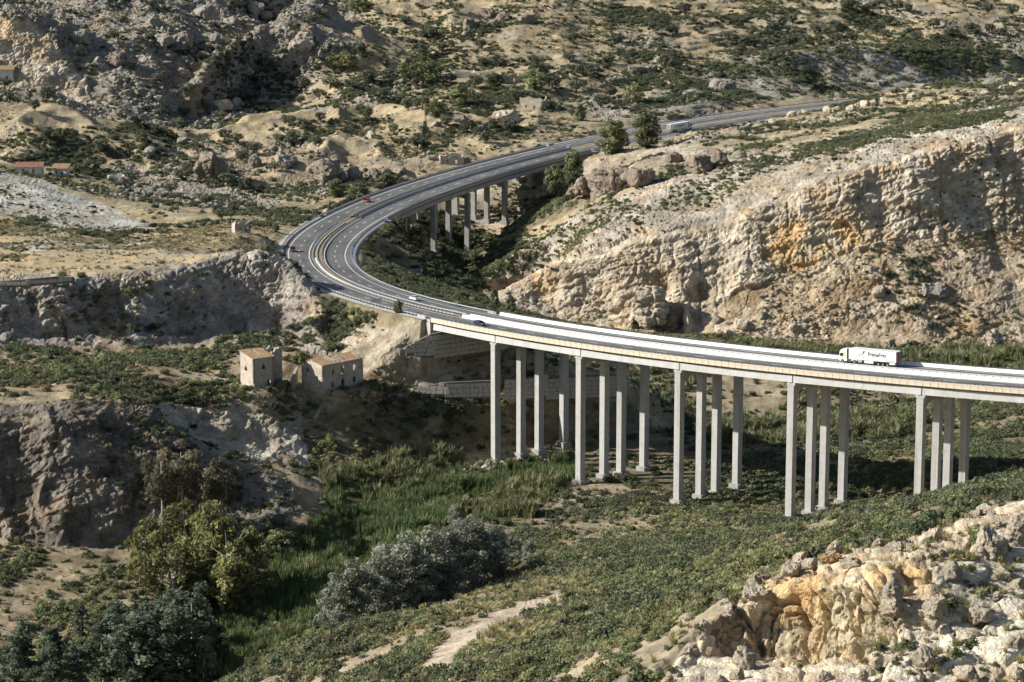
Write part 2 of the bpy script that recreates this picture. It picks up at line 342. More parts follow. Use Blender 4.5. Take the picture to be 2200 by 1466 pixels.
# code: 0 dry scrub land, 1 near slope, 2 outcrop, 3 reeds, 4 marl cliff, 5 white bluff, 6 bench, 7 pale cliff, 8 dry terrace, 9 white ridge, 10 limestone cliff, 11 talus,
#       12 mesa top, 13 mountain, 14 grey bush hill, 15 ravine, 16 sandy bank, 17 path, 18 orange stone, 19 boulder slope
ZPAR = {  # colour, second colour, rock, scrub per m2, tuft per m2
 0: ((.385,.31,.19), (.31,.258,.17), .2, .030, .10), 1: ((.24,.20,.135), (.31,.255,.17), .0, .30, .30), 2: ((.62,.54,.41), (.53,.43,.29), .9, .012, .02), 3: ((.07,.085,.03), (.10,.10,.04), 0, .02, .0),
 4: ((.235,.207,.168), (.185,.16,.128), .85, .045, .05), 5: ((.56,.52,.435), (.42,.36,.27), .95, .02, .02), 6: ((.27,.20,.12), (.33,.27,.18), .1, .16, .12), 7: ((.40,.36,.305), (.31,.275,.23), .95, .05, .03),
 8: ((.42,.325,.185), (.36,.30,.20), .02, .035, .30), 9: ((.45,.44,.385), (.38,.36,.30), .35, .03, .05), 10: ((.53,.455,.345), (.46,.375,.265), .9, .012, .01), 11: ((.38,.29,.185), (.44,.36,.26), .55, .05, .10),
 12: ((.46,.41,.33), (.36,.315,.245), .85, .085, .05), 13: ((.28,.25,.21), (.35,.30,.235), 1.0, .06, .08), 14: ((.29,.27,.225), (.22,.20,.15), .3, .16, .05), 15: ((.16,.135,.08), (.22,.18,.11), .1, .25, .05),
 16: ((.43,.37,.28), (.33,.28,.20), .5, .04, .05), 17: ((.44,.37,.275), (.40,.33,.24), 0, 0, 0), 18: ((.53,.39,.22), (.53,.45,.31), .9, .004, .0), 19: ((.38,.30,.19), (.30,.25,.18), .45, .03, .05), 20: ((.10,.10,.04), (.14,.12,.05), 0, 0, 0), 21: ((.36,.30,.20), (.28,.23,.14), .05, 0, 0), 22: ((.30,.24,.155), (.22,.18,.11), .05, 0, 0), 23: ((.37,.33,.26), (.29,.255,.20), .85, 0, 0)}
ZONES = [
 (21, 690, 885, [(1320,760),(1500,735),(2600,745),(2600,1000),(1990,960),(1500,960),(1330,870)]),
 (22, 470, 640, [(-400,1150),(0,1160),(200,1170),(400,1175),(660,1090),(700,1060),(640,1180),(430,1340),(260,1480),(200,1800),(-400,1800)]),
 (1, 380, 640, [(380,1640),(500,1480),(640,1350),(760,1290),(900,1170),(1130,1080),(1235,1020),(1330,1000),(1500,1060),(1400,1160),(1100,1245),(900,1330),(700,1400),(560,1500),(480,1640)]),
 (1, 0, 640, [(380,1700),(520,1480),(700,1345),(900,1300),(1100,1235),(1250,1120),(1330,1040),(1500,1060),(1720,1110),(1850,1080),(2000,1060),(2600,940),(2600,2400),(300,2400)]),
 (15, 560, 720, [(1150,990),(1300,930),(1500,880),(2600,760),(2600,1100),(1990,1070),(1720,1120),(1500,1075),(1300,1040)]),
 (3, 480, 760, [(120,1800),(260,1466),(420,1340),(620,1190),(700,1100),(860,1030),(1030,1005),(1235,985),(1240,1030),(1130,1090),(980,1130),(860,1200),(740,1300),(640,1380),(520,1466),(420,1800)]),
 (20, 690, 870, [(1480,925),(1700,900),(1980,890),(1985,935),(1700,960),(1500,950)]), (20, 700, 865, [(1640,745),(1800,745),(2600,745),(2600,810),(2000,800),(1640,760)]),
 (20, 600, 720, [(690,1030),(760,1000),(860,985),(980,975),(1000,1010),(900,1035),(820,1070),(740,1105),(690,1090)]), (20, 560, 690, [(970,1100),(1080,1040),(1200,1025),(1190,1080),(1120,1120),(1000,1130)]), (20, 700, 870, [(1500,745),(1700,740),(2600,748),(2600,775),(1900,770),(1640,770)]),
 (15, 835, 885, [(1480,715),(1700,722),(2600,735),(2600,760),(1900,752),(1640,748),(1500,742)]),
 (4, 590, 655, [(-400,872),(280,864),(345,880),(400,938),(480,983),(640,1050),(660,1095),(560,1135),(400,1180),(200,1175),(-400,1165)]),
 (5, 655, 692, [(330,862),(450,868),(560,885),(650,905),(660,1000),(600,1000),(380,960)]),
 (6, 645, 760, [(-400,735),(150,745),(300,747),(600,740),(705,765),(780,780),(900,850),(1060,850),(1340,860),(1340,880),(1000,900),(900,880),(650,905),(340,865),(-400,880)]),
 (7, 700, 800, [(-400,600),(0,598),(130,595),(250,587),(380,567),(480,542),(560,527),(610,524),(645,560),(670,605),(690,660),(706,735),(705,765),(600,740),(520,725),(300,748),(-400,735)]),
 (8, 735, 935, [(-400,600),(130,598),(250,590),(480,545),(560,530),(610,525),(600,500),(520,478),(440,490),(340,500),(250,522),(120,492),(-400,452)]),
 (9, 900, 1020, [(-400,345),(0,362),(100,396),(210,438),(345,500),(250,524),(120,494),(0,455),(-400,440)]),
 (15, 715, 800, [(690,640),(740,632),(850,668),(880,690),(800,705),(775,740),(790,790),(715,770),(700,740)]), (16, 700, 760, [(800,700),(900,690),(1080,760),(1060,830),(900,835),(800,800),(740,790),(720,730)]),
 (15, 620, 735, [(760,870),(900,850),(1060,852),(1340,862),(1520,880),(1500,950),(1150,965),(880,985),(760,1000),(660,1005),(650,910)]),
 (15, 740, 1060, [(770,470),(860,460),(1010,460),(1120,500),(1040,600),(1030,640),(1060,660),(1250,715),(1540,735),(1540,760),(1250,730),(1000,660),(850,610),(770,560)]),
 (15, 1010, 1110, [(1080,490),(1180,420),(1290,400),(1300,430),(1180,470),(1060,560),(990,600)]),
 (12, 905, 1000, [(1030,600),(1110,522),(1200,477),(1300,443),(1500,402),(1700,342),(1900,292),(2100,247),(2600,150),(2600,215),(2200,278),(2080,295),(1950,335),(1800,385),(1650,445),(1550,485),(1400,500),(1250,545),(1100,595),(1040,630)]),
 (12, 930, 1120, [(1290,446),(1390,392),(1500,360),(1700,312),(1900,268),(2200,216),(2600,150),(2600,215),(1900,300),(1500,408),(1300,450)]),
 (10, 880, 945, [(1030,605),(1100,590),(1250,540),(1400,495),(1550,480),(1650,440),(1800,380),(1950,330),(2080,290),(2200,275),(2600,200),(2600,470),(2200,490),(1950,520),(1850,540),(1700,585),(1560,645),(1490,730),(1350,725),(1200,700),(1050,655)]),
 (18, 885, 935, [(1640,495),(1760,470),(1830,480),(1860,520),(1800,590),(1700,600),(1640,560)]),
 (11, 855, 915, [(1490,735),(1560,640),(1700,580),(1850,540),(1950,520),(2200,490),(2600,465),(2600,760),(1700,735)]),
 (14, 1180, 1460, [(1340,262),(1420,190),(1530,130),(1700,112),(1900,105),(2600,105),(2600,150),(2200,175),(1900,195),(1700,210),(1500,240)]),
 (13, 1195, 1600, [(-400,-400),(560,-300),(730,-30),(790,30),(700,110),(640,160),(600,230),(430,275),(280,285),(150,230),(-400,180)]),
 (10, 1215, 1275, [(-400,25),(50,40),(115,92),(240,252),(290,320),(220,330),(110,200),(-400,170)]),
 (19, 1030, 1200, [(380,360),(420,300),(560,290),(760,330),(960,335),(960,350),(780,400),(640,430),(560,400)]),
 (16, 1000, 1130, [(1180,330),(1290,320),(1460,310),(1640,330),(1640,370),(1400,405),(1300,430),(1210,410)]), (16, 1000, 1120, [(1010,410),(1140,370),(1130,470),(1060,520),(1010,480)]),
 (2, 0, 352, [(1330,1700),(1390,1480),(1440,1440),(1535,1340),(1600,1255),(1700,1212),(1850,1185),(1980,1150),(2100,1105),(2200,1082),(2600,1020),(2600,2000),(1200,2000)]),
 (18, 0, 330, [(1630,1240),(1700,1205),(1790,1215),(1860,1190),(1990,1190),(2000,1240),(1880,1330),(1840,1420),(1750,1440),(1640,1420)]),
 (17, 300, 520, [(898,1446),(940,1392),(995,1347),(1068,1316),(1148,1286),(1210,1263),(1220,1275),(1162,1308),(1094,1339),(1034,1365),(992,1407),(966,1446)]),
]
# ------------------------------------------------------------------ terrain surface: fan of columns, finer where it faces the lookout
NC, NR = 1120, 1040
def build_terrain():
    us = np.linspace(-260, 2460, NC); tx = (us-1100)/FPX/math.cos(PITCH*.9)
    yf = np.arange(210., 2040., .75)
    X = tx[:, None]*yf[None]*1.0; Y = np.repeat(yf[None], NC, 0); Z = gz(X, Y)
    _, v, _ = project(X, Y, Z)
    dv = np.diff(v, axis=1)
    run = np.minimum.accumulate(v, axis=1)[:, :-1]
    vis = np.clip(run-v[:, 1:], 0, None)
    dm = np.clip(vis, 0, 12)+.10*np.abs(dv)+(.42/(yf[1:]/300.)*np.where(yf[1:] < 360, 3.2, 1.))[None]
    k = 6; c = np.pad(dm, ((k+1, k), (0, 0)), mode='edge').cumsum(0); dm = (c[2*k+1:]-c[:-2*k-1])/(2*k+1)
    cm = np.concatenate([np.zeros((NC, 1)), dm.cumsum(1)], 1)
    out = np.empty((NC, NR))
    for j in range(NC): out[j] = np.interp(np.linspace(0, cm[j, -1], NR), cm[j], yf)
    X = tx[:, None]*out; Y = out; Z = gz(X, Y)
    return X, Y, Z
TX, TY, TZ = build_terrain()
U, Vv, Dd = project(TX, TY, TZ)
wu = U+10*fbm2(TX, TY, 9, 3, 71); wv = Vv+6*fbm2(TX, TY, 9, 3, 72)
code = np.zeros(TX.shape, np.int16)
for cz, y0, y1, poly in ZONES:
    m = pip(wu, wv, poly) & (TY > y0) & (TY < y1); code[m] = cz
_pt = fbm2(TX, TY, 70, 3, 201)+.35*noise2(TX, TY, 12, 203); code[(code == 0) & (TY > 1000) & (_pt > .22)] = 23
code[(code == 8) & (_pt > .75)] = 9
def zmap(i):
    t = np.zeros((24,) if i in (2, 3, 4) else (24, 3), np.float32)
    for k, p in ZPAR.items(): t[k] = p[i]
    return t[code]
def gblur(a, n):
    for _ in range(n):
        for ax in (0, 1):
            b = np.copy(a)
            s0 = [slice(None)]*a.ndim; s1 = list(s0); s0[ax] = slice(1, None); s1[ax] = slice(None, -1)
            b[tuple(s0)] += a[tuple(s1)]; b[tuple(s1)] += a[tuple(s0)]
            cnt = np.full(a.shape[ax], 3.); cnt[0] = cnt[-1] = 2
            sh = [1]*a.ndim; sh[ax] = -1; a = b/cnt.reshape(sh)
    return a.astype(np.float32)
rock = gblur(zmap(2), 3)
mixn = sstep(-.35, .35, fbm2(TX, TY+TZ, 11, 4, 31, .6))[..., None]
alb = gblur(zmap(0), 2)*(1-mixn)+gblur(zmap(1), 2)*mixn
# normals of the bare form, then crags pushed out along them
def grid_normals(X, Y, Z):
    P = np.stack([X, Y, Z], -1); a = np.gradient(P, axis=0); b = np.gradient(P, axis=1)
    n = np.cross(a, b); n /= np.linalg.norm(n, axis=-1, keepdims=True)+1e-9; n[n[..., 2] < 0] *= -1; return n
BN = grid_normals(gblur(TX, 3), gblur(TY, 3), gblur(TZ, 3))
BN = gblur(BN, 3); BN /= np.linalg.norm(BN, axis=-1, keepdims=True)+1e-9
steep = sstep(.35, .85, np.sqrt(1-BN[..., 2]**2))
m = rock > .03
x, y, z = TX[m], TY[m], TZ[m]; near = np.clip(1.35-TY[m]/1300., .35, 1.1); fg = TY[m] < 350
wx = x+1.2*noise3(x, y, z, 6, 41); wy = y+1.2*noise3(x, y, z, 6, 43); wz = z+.8*noise3(x, y, z, 5, 44)
rid = 0; _a = 1.0
for _k, _s in enumerate((17., 8.2, 4.1, 2.0, 1.05)):
    rid = rid+_a*(1-2.6*np.abs(noise3(wx, wy, wz*(.55 if _k < 2 else .9), _s, 140+_k))); _a *= .58
f1, f2, i1 = cells3(wx, wy, wz*.8, 6.5, 46); crack = sstep(0, .10, f2-f1)
g1, g2, j1 = cells3(wx, wy, wz*1.5, 1.9, 47); crack2 = sstep(0, .16, g2-g1)
zz = z-.20*x+1.1*noise3(x, y, z, 15, 48)+.5*noise3(x, y, z, 4, 148)
def ledge(q):
    q = q-np.floor(q); return sstep(0, .22, q)*(1-.75*q)
led = .9*ledge(zz/3.4)+.45*ledge(zz/1.25+.3)*sstep(-.2, .4, noise3(x, y, z, 14, 149))
groove = np.abs(noise3(x, y, z*.18, 4.6, 49))
fgc = fg.astype(np.float32)
or_ = ((code[m] == 18) & fg).astype(np.float32)
cm_ = code[m]; soft = np.isin(cm_, (4, 5, 9, 13, 16)); cw = np.where(cm_ == 4, .6, np.where(soft, .3, np.where(cm_ == 10, .5, 1.))).astype(np.float32)
fin = np.where(cm_ == 5, 1., np.where(cm_ == 4, 1.25, np.where(cm_ == 13, .8, np.where(cm_ == 23, .35, 0.))))*(1-2.2*np.abs(noise3(x+2*noise3(x, y, z, 9, 172), y, z*.10, 7.5, 171)))
huge = np.where((cm_ == 10) | (cm_ == 13), 1., np.where(cm_ == 7, .5, np.where(cm_ == 4, .7, .0)))*(2.8*noise3(x, y, z*.7, 27, 173)+1.6*noise3(x, y, z*.5, 12, 174))
hol = np.zeros(x.shape)
for _hu, _hv, _hY, _hr, _hd in ((1420, 612, 893, 4.5, 5.5), (1405, 660, 889, 4.0, 5.0), (1275, 628, 897, 5.0, 2.8), (1300, 650, 894, 4.0, 2.5), (1505, 620, 896, 4.0, 4.0), (1555, 600, 898, 3.5, 3.0), (1880, 470, 908, 6.0, 3.0), (1745, 500, 903, 4.0, 2.5), (2085, 420, 912, 4., 3.), (1460, 690, 886, 3.5, 4.)):
    _c = at(_hu, _hv, _hY); hol = hol+_hd*np.exp(-(((x-_c[0])/_hr)**2+((z-_c[2])/(_hr*1.25))**2+((y-_c[1])/14.)**2))
bed = 0; _a = 1.
for _k, _s in enumerate((9., 4.2, 1.9)): bed = bed+_a*noise3(x, y, zz*2.8, _s, 160+_k); _a *= .6       # beds: long along the layers, short across
disp = np.where(cm_ == 10, .42, .55+.35*fgc)*rid+cw*((1.0+1.5*fgc)*(i1-.5)+(.35+1.0*fgc)*(crack-1)+(.35+.55*fgc)*(j1-.5)+(.12+.35*fgc)*(crack2-1))+(.85-.3*fgc)*(led-.6)+(.75-.3*fgc)*bed-(.9+1.6*or_)*(1-groove)**6-or_*1.3*(1-np.abs(noise3(x, y, z*.3, 2.1, 249)))**8+.4*or_*(j1-.5)+np.where(fg, .35, .5)*fbm3(x, y, z, 1.0, 2, 50)+1.9*fin+huge-np.where(cm_ == 10, hol, 0.)
# weathered niches: a few smooth hollows in the big cliff
amp = rock[m]*(.45+.55*steep[m])*np.where(fg, .8, 1.0)
lim = sstep(0, 3, road_dist(x, y)-15.0)
D = np.zeros(TX.shape, np.float32); D[m] = disp*amp*lim
_f = (TY < 360) & (BN[..., 2] > .8); D = np.where(_f, gblur(D, 1), D)
TX = TX+BN[..., 0]*D; TY = TY+BN[..., 1]*D; TZ = TZ+BN[..., 2]*D
soil = (1-np.clip(rock*1.5, 0, 1))*sstep(13.7, 15, road_dist(TX, TY))
TZ = TZ+soil*.22*fbm2(TX, TY, 3.2, 2, 61)
cav = np.zeros(TX.shape, np.float32); cav[m] = (j1-.5)*.25+(i1-.5)*.3     # each block of stone has its own tone
alb = alb*(1+cav[..., None]*np.array([1., 1.05, 1.15]))
# warm iron stain on the stone, where water runs out of the beds
_st = np.zeros(TX.shape, np.float32); _st[m] = sstep(.25, .6, fbm3(x, y, z*.4, 12, 3, 52))*rock[m]
alb = alb*(1-_st[..., None]*.5)+alb*np.array([1.12, .88, .58])*_st[..., None]*.5
alb = np.clip(alb, .02, .7)
idx = np.arange(NC*NR).reshape(NC, NR)
quads = np.stack([idx[:-1, :-1], idx[1:, :-1], idx[1:, 1:], idx[:-1, 1:]], -1).reshape(-1, 4)
TV = np.stack([TX, TY, TZ], -1).reshape(-1, 3)
def terrain_mat():
    m, nt, b = nodes_of('land')
    a = nt.nodes.new('ShaderNodeAttribute'); a.attribute_name = 'alb'
    r = nt.nodes.new('ShaderNodeAttribute'); r.attribute_name = 'rock'
    n1 = noise_node(nt, .22, 5, .65); n2 = noise_node(nt, 1.6, 4, .7); n3 = noise_node(nt, .9, 4, .75)
    c = mix_rgb(nt, a.outputs['Color'], remap(nt, n1, .32, .68, .72, 1.28), 1.0, 'MULTIPLY')
    c = mix_rgb(nt, c, remap(nt, n2, .3, .7, .76, 1.24), 1.0, 'MULTIPLY')
    nt.links.new(c, b.inputs['Base Color']); b.inputs['Roughness'].default_value = .95; b.inputs['Specular IOR Level'].default_value = .15
    n4 = noise_node(nt, 2.8, 3, .75); ad = nt.nodes.new('ShaderNodeMath'); ad.operation = 'MULTIPLY_ADD'; ad.inputs[1].default_value = .55; nt.links.new(n4, ad.inputs[0]); nt.links.new(n3, ad.inputs[2])
    bp = bump(nt, b, ad.outputs[0], 1.0, .7)
    nt.links.new(remap(nt, r.outputs['Fac'], 0, 1, .5, 1.0), bp.inputs['Strength'])
    return m
terrain_mat()
tme = mesh_np('terrain', TV, quads, ['land'], smooth=False)
_a = tme.attributes.new('alb', 'FLOAT_COLOR', 'POINT'); _a.data.foreach_set('color', np.concatenate([alb, np.ones(alb.shape[:2]+(1,))], -1).astype(np.float32).ravel())
_a = tme.attributes.new('rock', 'FLOAT', 'POINT'); _a.data.foreach_set('value', np.clip(rock, 0, 1).astype(np.float32).ravel())
tme.polygons.foreach_set('use_smooth', (rock[:-1, :-1].reshape(-1) < .3))
terrain = link('terrain', tme, kind='structure')
# what the lookout sees: coarse depth buffer
U, Vv, Dd = project(TX, TY, TZ)
ZB = np.full((380, 560), 1e9, np.float32)
_bi = np.clip((Vv/4).astype(int), -1, 379); _bj = np.clip((U/4).astype(int), -1, 559)
_ok = (Vv >= 0) & (U >= 0) & (Vv < 1500) & (U < 2230)
np.minimum.at(ZB, (_bi[_ok], _bj[_ok]), Dd[_ok].astype(np.float32))
def seen(x, y, z):
    u, v, d = project(np.asarray(x), np.asarray(y), np.asarray(z))
    i = np.clip((v/4).astype(int), 0, 379); j = np.clip((u/4).astype(int), 0, 559)
    return (u > 0) & (u < 2200) & (v > 0) & (v < 1466) & (d < ZB[i, j]*1.02+3), u, v, d
def hit(u, v, y0=215., y1=1900.):
    """Where the bearing (u, v) first meets the ground between two northings."""
    Y = np.arange(y0, y1, .5); x, y, z = at(u, v, Y); g = gz(x, y)
    k = np.flatnonzero(z <= g)
    i = k[0] if len(k) else len(Y)-1
    return float(x[i]), float(y[i]), float(g[i])
# ------------------------------------------------------------------ mesh helpers
class MB:
    def __init__(s): s.v = []; s.f = []; s.mi = []
    def add(s, V, F, mi=0):
        b = len(s.v); s.v.extend(V); s.f.extend([tuple(b+i for i in f) for f in F]); s.mi.extend([mi]*len(F)); return s
    def box(s, c, d, rz=0., mi=0, taper=1.0, rx=0.):
        ca, sa = math.cos(rz), math.sin(rz); V = []
        for z in (-1, 1):
            t = taper if z > 0 else 1.0
            for x, y in ((-1, -1), (1, -1), (1, 1), (-1, 1)):
                px, py = x*d[0]/2*t, y*d[1]/2*t
                V.append((c[0]+px*ca-py*sa, c[1]+px*sa+py*ca, c[2]+z*d[2]/2))
        return s.add(V, [(3,2,1,0),(4,5,6,7),(0,1,5,4),(1,2,6,5),(2,3,7,6),(3,0,4,7)], mi)
    def prism(s, poly, axis0, axis1, mi=0):
        """poly: list of 3-D points, extruded by the vector axis1-axis0."""
        n = len(poly); dv = [axis1[i]-axis0[i] for i in range(3)]
        V = list(poly)+[tuple(p[i]+dv[i] for i in range(3)) for p in poly]
        return s.add(V, [tuple(range(n))[::-1], tuple(range(n, 2*n))]+[(i, (i+1) % n, (i+1) % n+n, i+n) for i in range(n)], mi)
    def tube(s, pts, rad, n=6, mi=0, cap=True):
        rings = []
        for i, p in enumerate(pts):
            a = Vector(pts[max(0, i-1)]); b = Vector(pts[min(len(pts)-1, i+1)]); d = (b-a).normalized()
            e = d.orthogonal().normalized(); g = d.cross(e); r = rad[i] if hasattr(rad, '__len__') else rad
            rings.append([tuple(Vector(p)+(e*math.cos(2*math.pi*k/n)+g*math.sin(2*math.pi*k/n))*r) for k in range(n)])
        F = [(i*n+k, i*n+(k+1) % n, (i+1)*n+(k+1) % n, (i+1)*n+k) for i in range(len(pts)-1) for k in range(n)]
        if cap: F += [tuple(range(n))[::-1], tuple((len(pts)-1)*n+k for k in range(n))]
        return s.add([q for r in rings for q in r], F, mi)
    def sweep(s, prof, a, b, step=4., mi=0, closed=True):
        """Sweep a section [(offset, height)] along the road from station a to b."""
        ss = np.linspace(a, b, max(2, int(round(abs(b-a)/step))+1)); n = len(prof); V = []
        for q in ss: V += [tuple(float(c) for c in road(q, o, h)) for o, h in prof]
        F = []
        for i in range(len(ss)-1):
            for k in range(n if closed else n-1):
                F.append((i*n+k, i*n+(k+1) % n, (i+1)*n+(k+1) % n, (i+1)*n+k))
        if closed: F += [tuple(range(n)), tuple((len(ss)-1)*n+k for k in range(n))[::-1]]
        return s.add(V, F, mi)
    def build(s, name, mats, parent=None, smooth=False, fix=True, **kw):
        me = bpy.data.meshes.new(name); me.from_pydata([tuple(map(float, v)) for v in s.v], [], s.f)
        for m in ([mats] if isinstance(mats, str) else mats): me.materials.append(MATS[m])
        if any(s.mi): me.polygons.foreach_set('material_index', s.mi)
        if fix:
            bm = bmesh.new(); bm.from_mesh(me); bmesh.ops.recalc_face_normals(bm, faces=bm.faces); bm.to_mesh(me); bm.free()
        if smooth: me.polygons.foreach_set('use_smooth', [True]*len(me.polygons))
        me.update(); return link(name, me, parent, **kw)
def empty(name, loc=(0, 0, 0), rz=0., **kw):
    o = bpy.data.objects.new(name, None); COL.objects.link(o); o.location = loc; o.rotation_euler = (0, 0, rz); o.empty_display_size = .3
    for k, v in kw.items(): o[k] = v
    return o
def thing(name, label, cat, loc=(0, 0, 0), rz=0., group=None):
    o = empty(name, loc, rz, label=label, category=cat)
    if group: o['group'] = group
    return o
def copy_tree(o, parent=None):
    c = o.copy(); COL.objects.link(c); c.parent = parent
    for ch in list(o.children): copy_tree(ch, c)
    return c

# ------------------------------------------------------------------ materials of built things
mat('concrete', (.42,.41,.385), .85, .10, .5, 5., dirt=((.24,.225,.195), .6, (1, 1, .05)))
mat('concrete_beam', (.50,.495,.475), .8, .08, .4, 4., dirt=((.40,.375,.335), .5, (1, 1, .15)))
mat('concrete_white', (.78,.77,.73), .75, .05, .3, 4., dirt=((.55,.53,.48), .45, (1, 1, .3)))
mat('fascia_cream', (.62,.53,.40), .85, .07, .7, 5.)
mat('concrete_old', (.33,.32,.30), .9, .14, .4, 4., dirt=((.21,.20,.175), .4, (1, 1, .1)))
mat('line_paint', (.72,.72,.69), .7, .12, 1., 8.)
mat('galvanised', (.50,.52,.55), .45, .1, 1., 6., metal=.6)
mat('dark_steel', (.07,.075,.085), .6, .1, 1., 6.)
mat('median_soil', (.30,.235,.15), .95, .25, .7, 5.)
mat('wall_stone', (.40,.365,.31), .95, .22, .25, 3., bmp=.05)
mat('wall_joint', (.17,.155,.13), .95, .2, .8, 4.)
mat('tyre', (.02,.02,.021), .8, .1); mat('rim', (.45,.46,.48), .35, .05, metal=.8)
mat('truck_white', (.80,.80,.79), .35, .02, .5, 3., spec=.5); mat('truck_grey', (.40,.41,.43), .5, .05); mat('truck_dark', (.045,.048,.055), .5, .1)
mat('truck_red', (.45,.05,.04), .5, .05); mat('logo_navy', (.012,.014,.045), .6, .02); mat('logo_yellow', (.75,.62,.02), .6, .02); mat('logo_green', (.42,.58,.05), .5, .02)
mat('car_glass', (.012,.015,.02), .08, .02, spec=.7)
for n_, c_ in (('red', (.42,.015,.02)), ('maroon', (.20,.012,.018)), ('white', (.78,.78,.78)), ('blue', (.012,.022,.055))): mat('car_'+n_, c_, .25, .02, .5, 3., spec=.6)
mat('lamp_white', (.8,.8,.78), .2, .02); mat('lamp_red', (.5,.02,.02), .3, .02)
def pour_lines(name, every):
    nt = MATS[name].node_tree; b = nt.nodes['Principled BSDF']; src = b.inputs['Base Color'].links[0].from_socket
    g = nt.nodes.new('ShaderNodeNewGeometry'); sp = nt.nodes.new('ShaderNodeSeparateXYZ'); nt.links.new(g.outputs['Position'], sp.inputs[0])
    md = nt.nodes.new('ShaderNodeMath'); md.operation = 'WRAP'; md.inputs[1].default_value = 0; md.inputs[2].default_value = every; nt.links.new(sp.outputs['Z'], md.inputs[0])
    c = mix_rgb(nt, src, remap(nt, md.outputs[0], 0, .09, .70, 1.0), 1.0, 'MULTIPLY'); nt.links.new(c, b.inputs['Base Color'])
pour_lines('concrete', 3.6); pour_lines('concrete_old', 3.6)
def asphalt():
    m, nt, b = nodes_of('asphalt')
    o = nt.nodes.new('ShaderNodeAttribute'); o.attribute_name = 'off'; s = nt.nodes.new('ShaderNodeAttribute'); s.attribute_name = 'sta'
    cb = nt.nodes.new('ShaderNodeCombineXYZ'); nt.links.new(o.outputs['Fac'], cb.inputs['X']); nt.links.new(s.outputs['Fac'], cb.inputs['Y'])
    n1 = noise_node(nt, .35, 5, .6, cb.outputs['Vector'], (1, .05, 1)); n2 = noise_node(nt, .06, 3, .5, cb.outputs['Vector'], (.6, 1, 1)); n3 = noise_node(nt, 3., 3, .6)
    w = nt.nodes.new('ShaderNodeMath'); w.operation = 'SINE'; ml = nt.nodes.new('ShaderNodeMath'); ml.operation = 'MULTIPLY'; ml.inputs[1].default_value = 2*math.pi/1.75
    nt.links.new(o.outputs['Fac'], ml.inputs[0]); nt.links.new(ml.outputs[0], w.inputs[0])
    c = mix_rgb(nt, (.120,.116,.112), (.165,.160,.152), remap(nt, n1, .35, .65, 0, 1))
    c = mix_rgb(nt, c, remap(nt, n2, .35, .65, .82, 1.18), 1.0, 'MULTIPLY'); c = mix_rgb(nt, c, remap(nt, w.outputs[0], -1, 1, .93, 1.07), 1.0, 'MULTIPLY')
    c = mix_rgb(nt, c, remap(nt, n3, .3, .7, .9, 1.1), 1.0, 'MULTIPLY')
    nt.links.new(c, b.inputs['Base Color']); b.inputs['Roughness'].default_value = .82; b.inputs['Specular IOR Level'].default_value = .3
asphalt()

# ------------------------------------------------------------------ highway surface
def carriageway(name, o0, o1, parent=None):
    offs = np.linspace(o0, o1, 9); ss = np.arange(S0, S1-30, 3.0); V = []; A = []; B = []
    for q in ss:
        for o in offs: V.append(road(q, o, 0)); A.append(o); B.append(q)
    n = len(offs); F = [(i*n+k, i*n+k+1, (i+1)*n+k+1, (i+1)*n+k) for i in range(len(ss)-1) for k in range(n-1)]
    me = mesh_np(name, V, F, ['asphalt'])
    bm = bmesh.new(); bm.from_mesh(me); bmesh.ops.recalc_face_normals(bm, faces=bm.faces)
    if sum(f.normal.z for f in bm.faces) < 0: bmesh.ops.reverse_faces(bm, faces=bm.faces)
    bm.to_mesh(me); bm.free()
    for nm, d in (('off', A), ('sta', B)):
        a = me.attributes.new(nm, 'FLOAT', 'POINT'); a.data.foreach_set('value', np.array(d, np.float32))
    return link(name, me, parent)
highway = empty('road', kind='structure')
carriageway('carriageway', 1.75, 11.8, highway); carriageway('carriageway', -11.8, -1.75, highway)
for o in (9.6, 2.6, -2.6, -9.6):
    MB().sweep([(o-.15, .005), (o+.15, .005)], S0, S1-32, 3., closed=False).build('edge_line', 'line_paint', highway, fix=False)
_dash = {}
for sgn in (1, -1):
    for k in range(int((1128-S0)/12)):
        q = S0+2+12*k+(4 if sgn < 0 else 0); o = 6.1*sgn
        c = road(q+1.75, o, .006); h = heading(q+1.75)
        if 'm' not in _dash:
            _dash['m'] = mesh_np('lane_dash', [(-1.75, -.09, 0), (1.75, -.09, 0), (1.75, .09, 0), (-1.75, .09, 0)], [(0, 1, 2, 3)], ['line_paint'])
        e = link('lane_dash', _dash['m'], highway); sl = (road(q+3.5, o)[2]-road(q, o)[2])/3.5
        e.location = c; e.rotation_euler = (math.atan(np.interp(q, RS, RSUP)), -math.atan(sl), h); e.scale = (1, 1.5, 1)
# expansion joints and dark patch seams across the carriageways
mat('joint_dark', (.03,.03,.03), .8, .1)
for q in (V1B, V2A, V2B, 186, 119.5, 50.5, 516, 587):
    for o0, o1 in ((1.8, 11.7), (-11.7, -1.8)):
        p = [road(q-.25, o0, .004), road(q+.25, o0, .004), road(q+.25, o1, .004), road(q-.25, o1, .004)]
        link('expansion_joint', mesh_np('expansion_joint', p, [(0, 1, 2, 3)], ['joint_dark']), highway)

avoid_cols = []
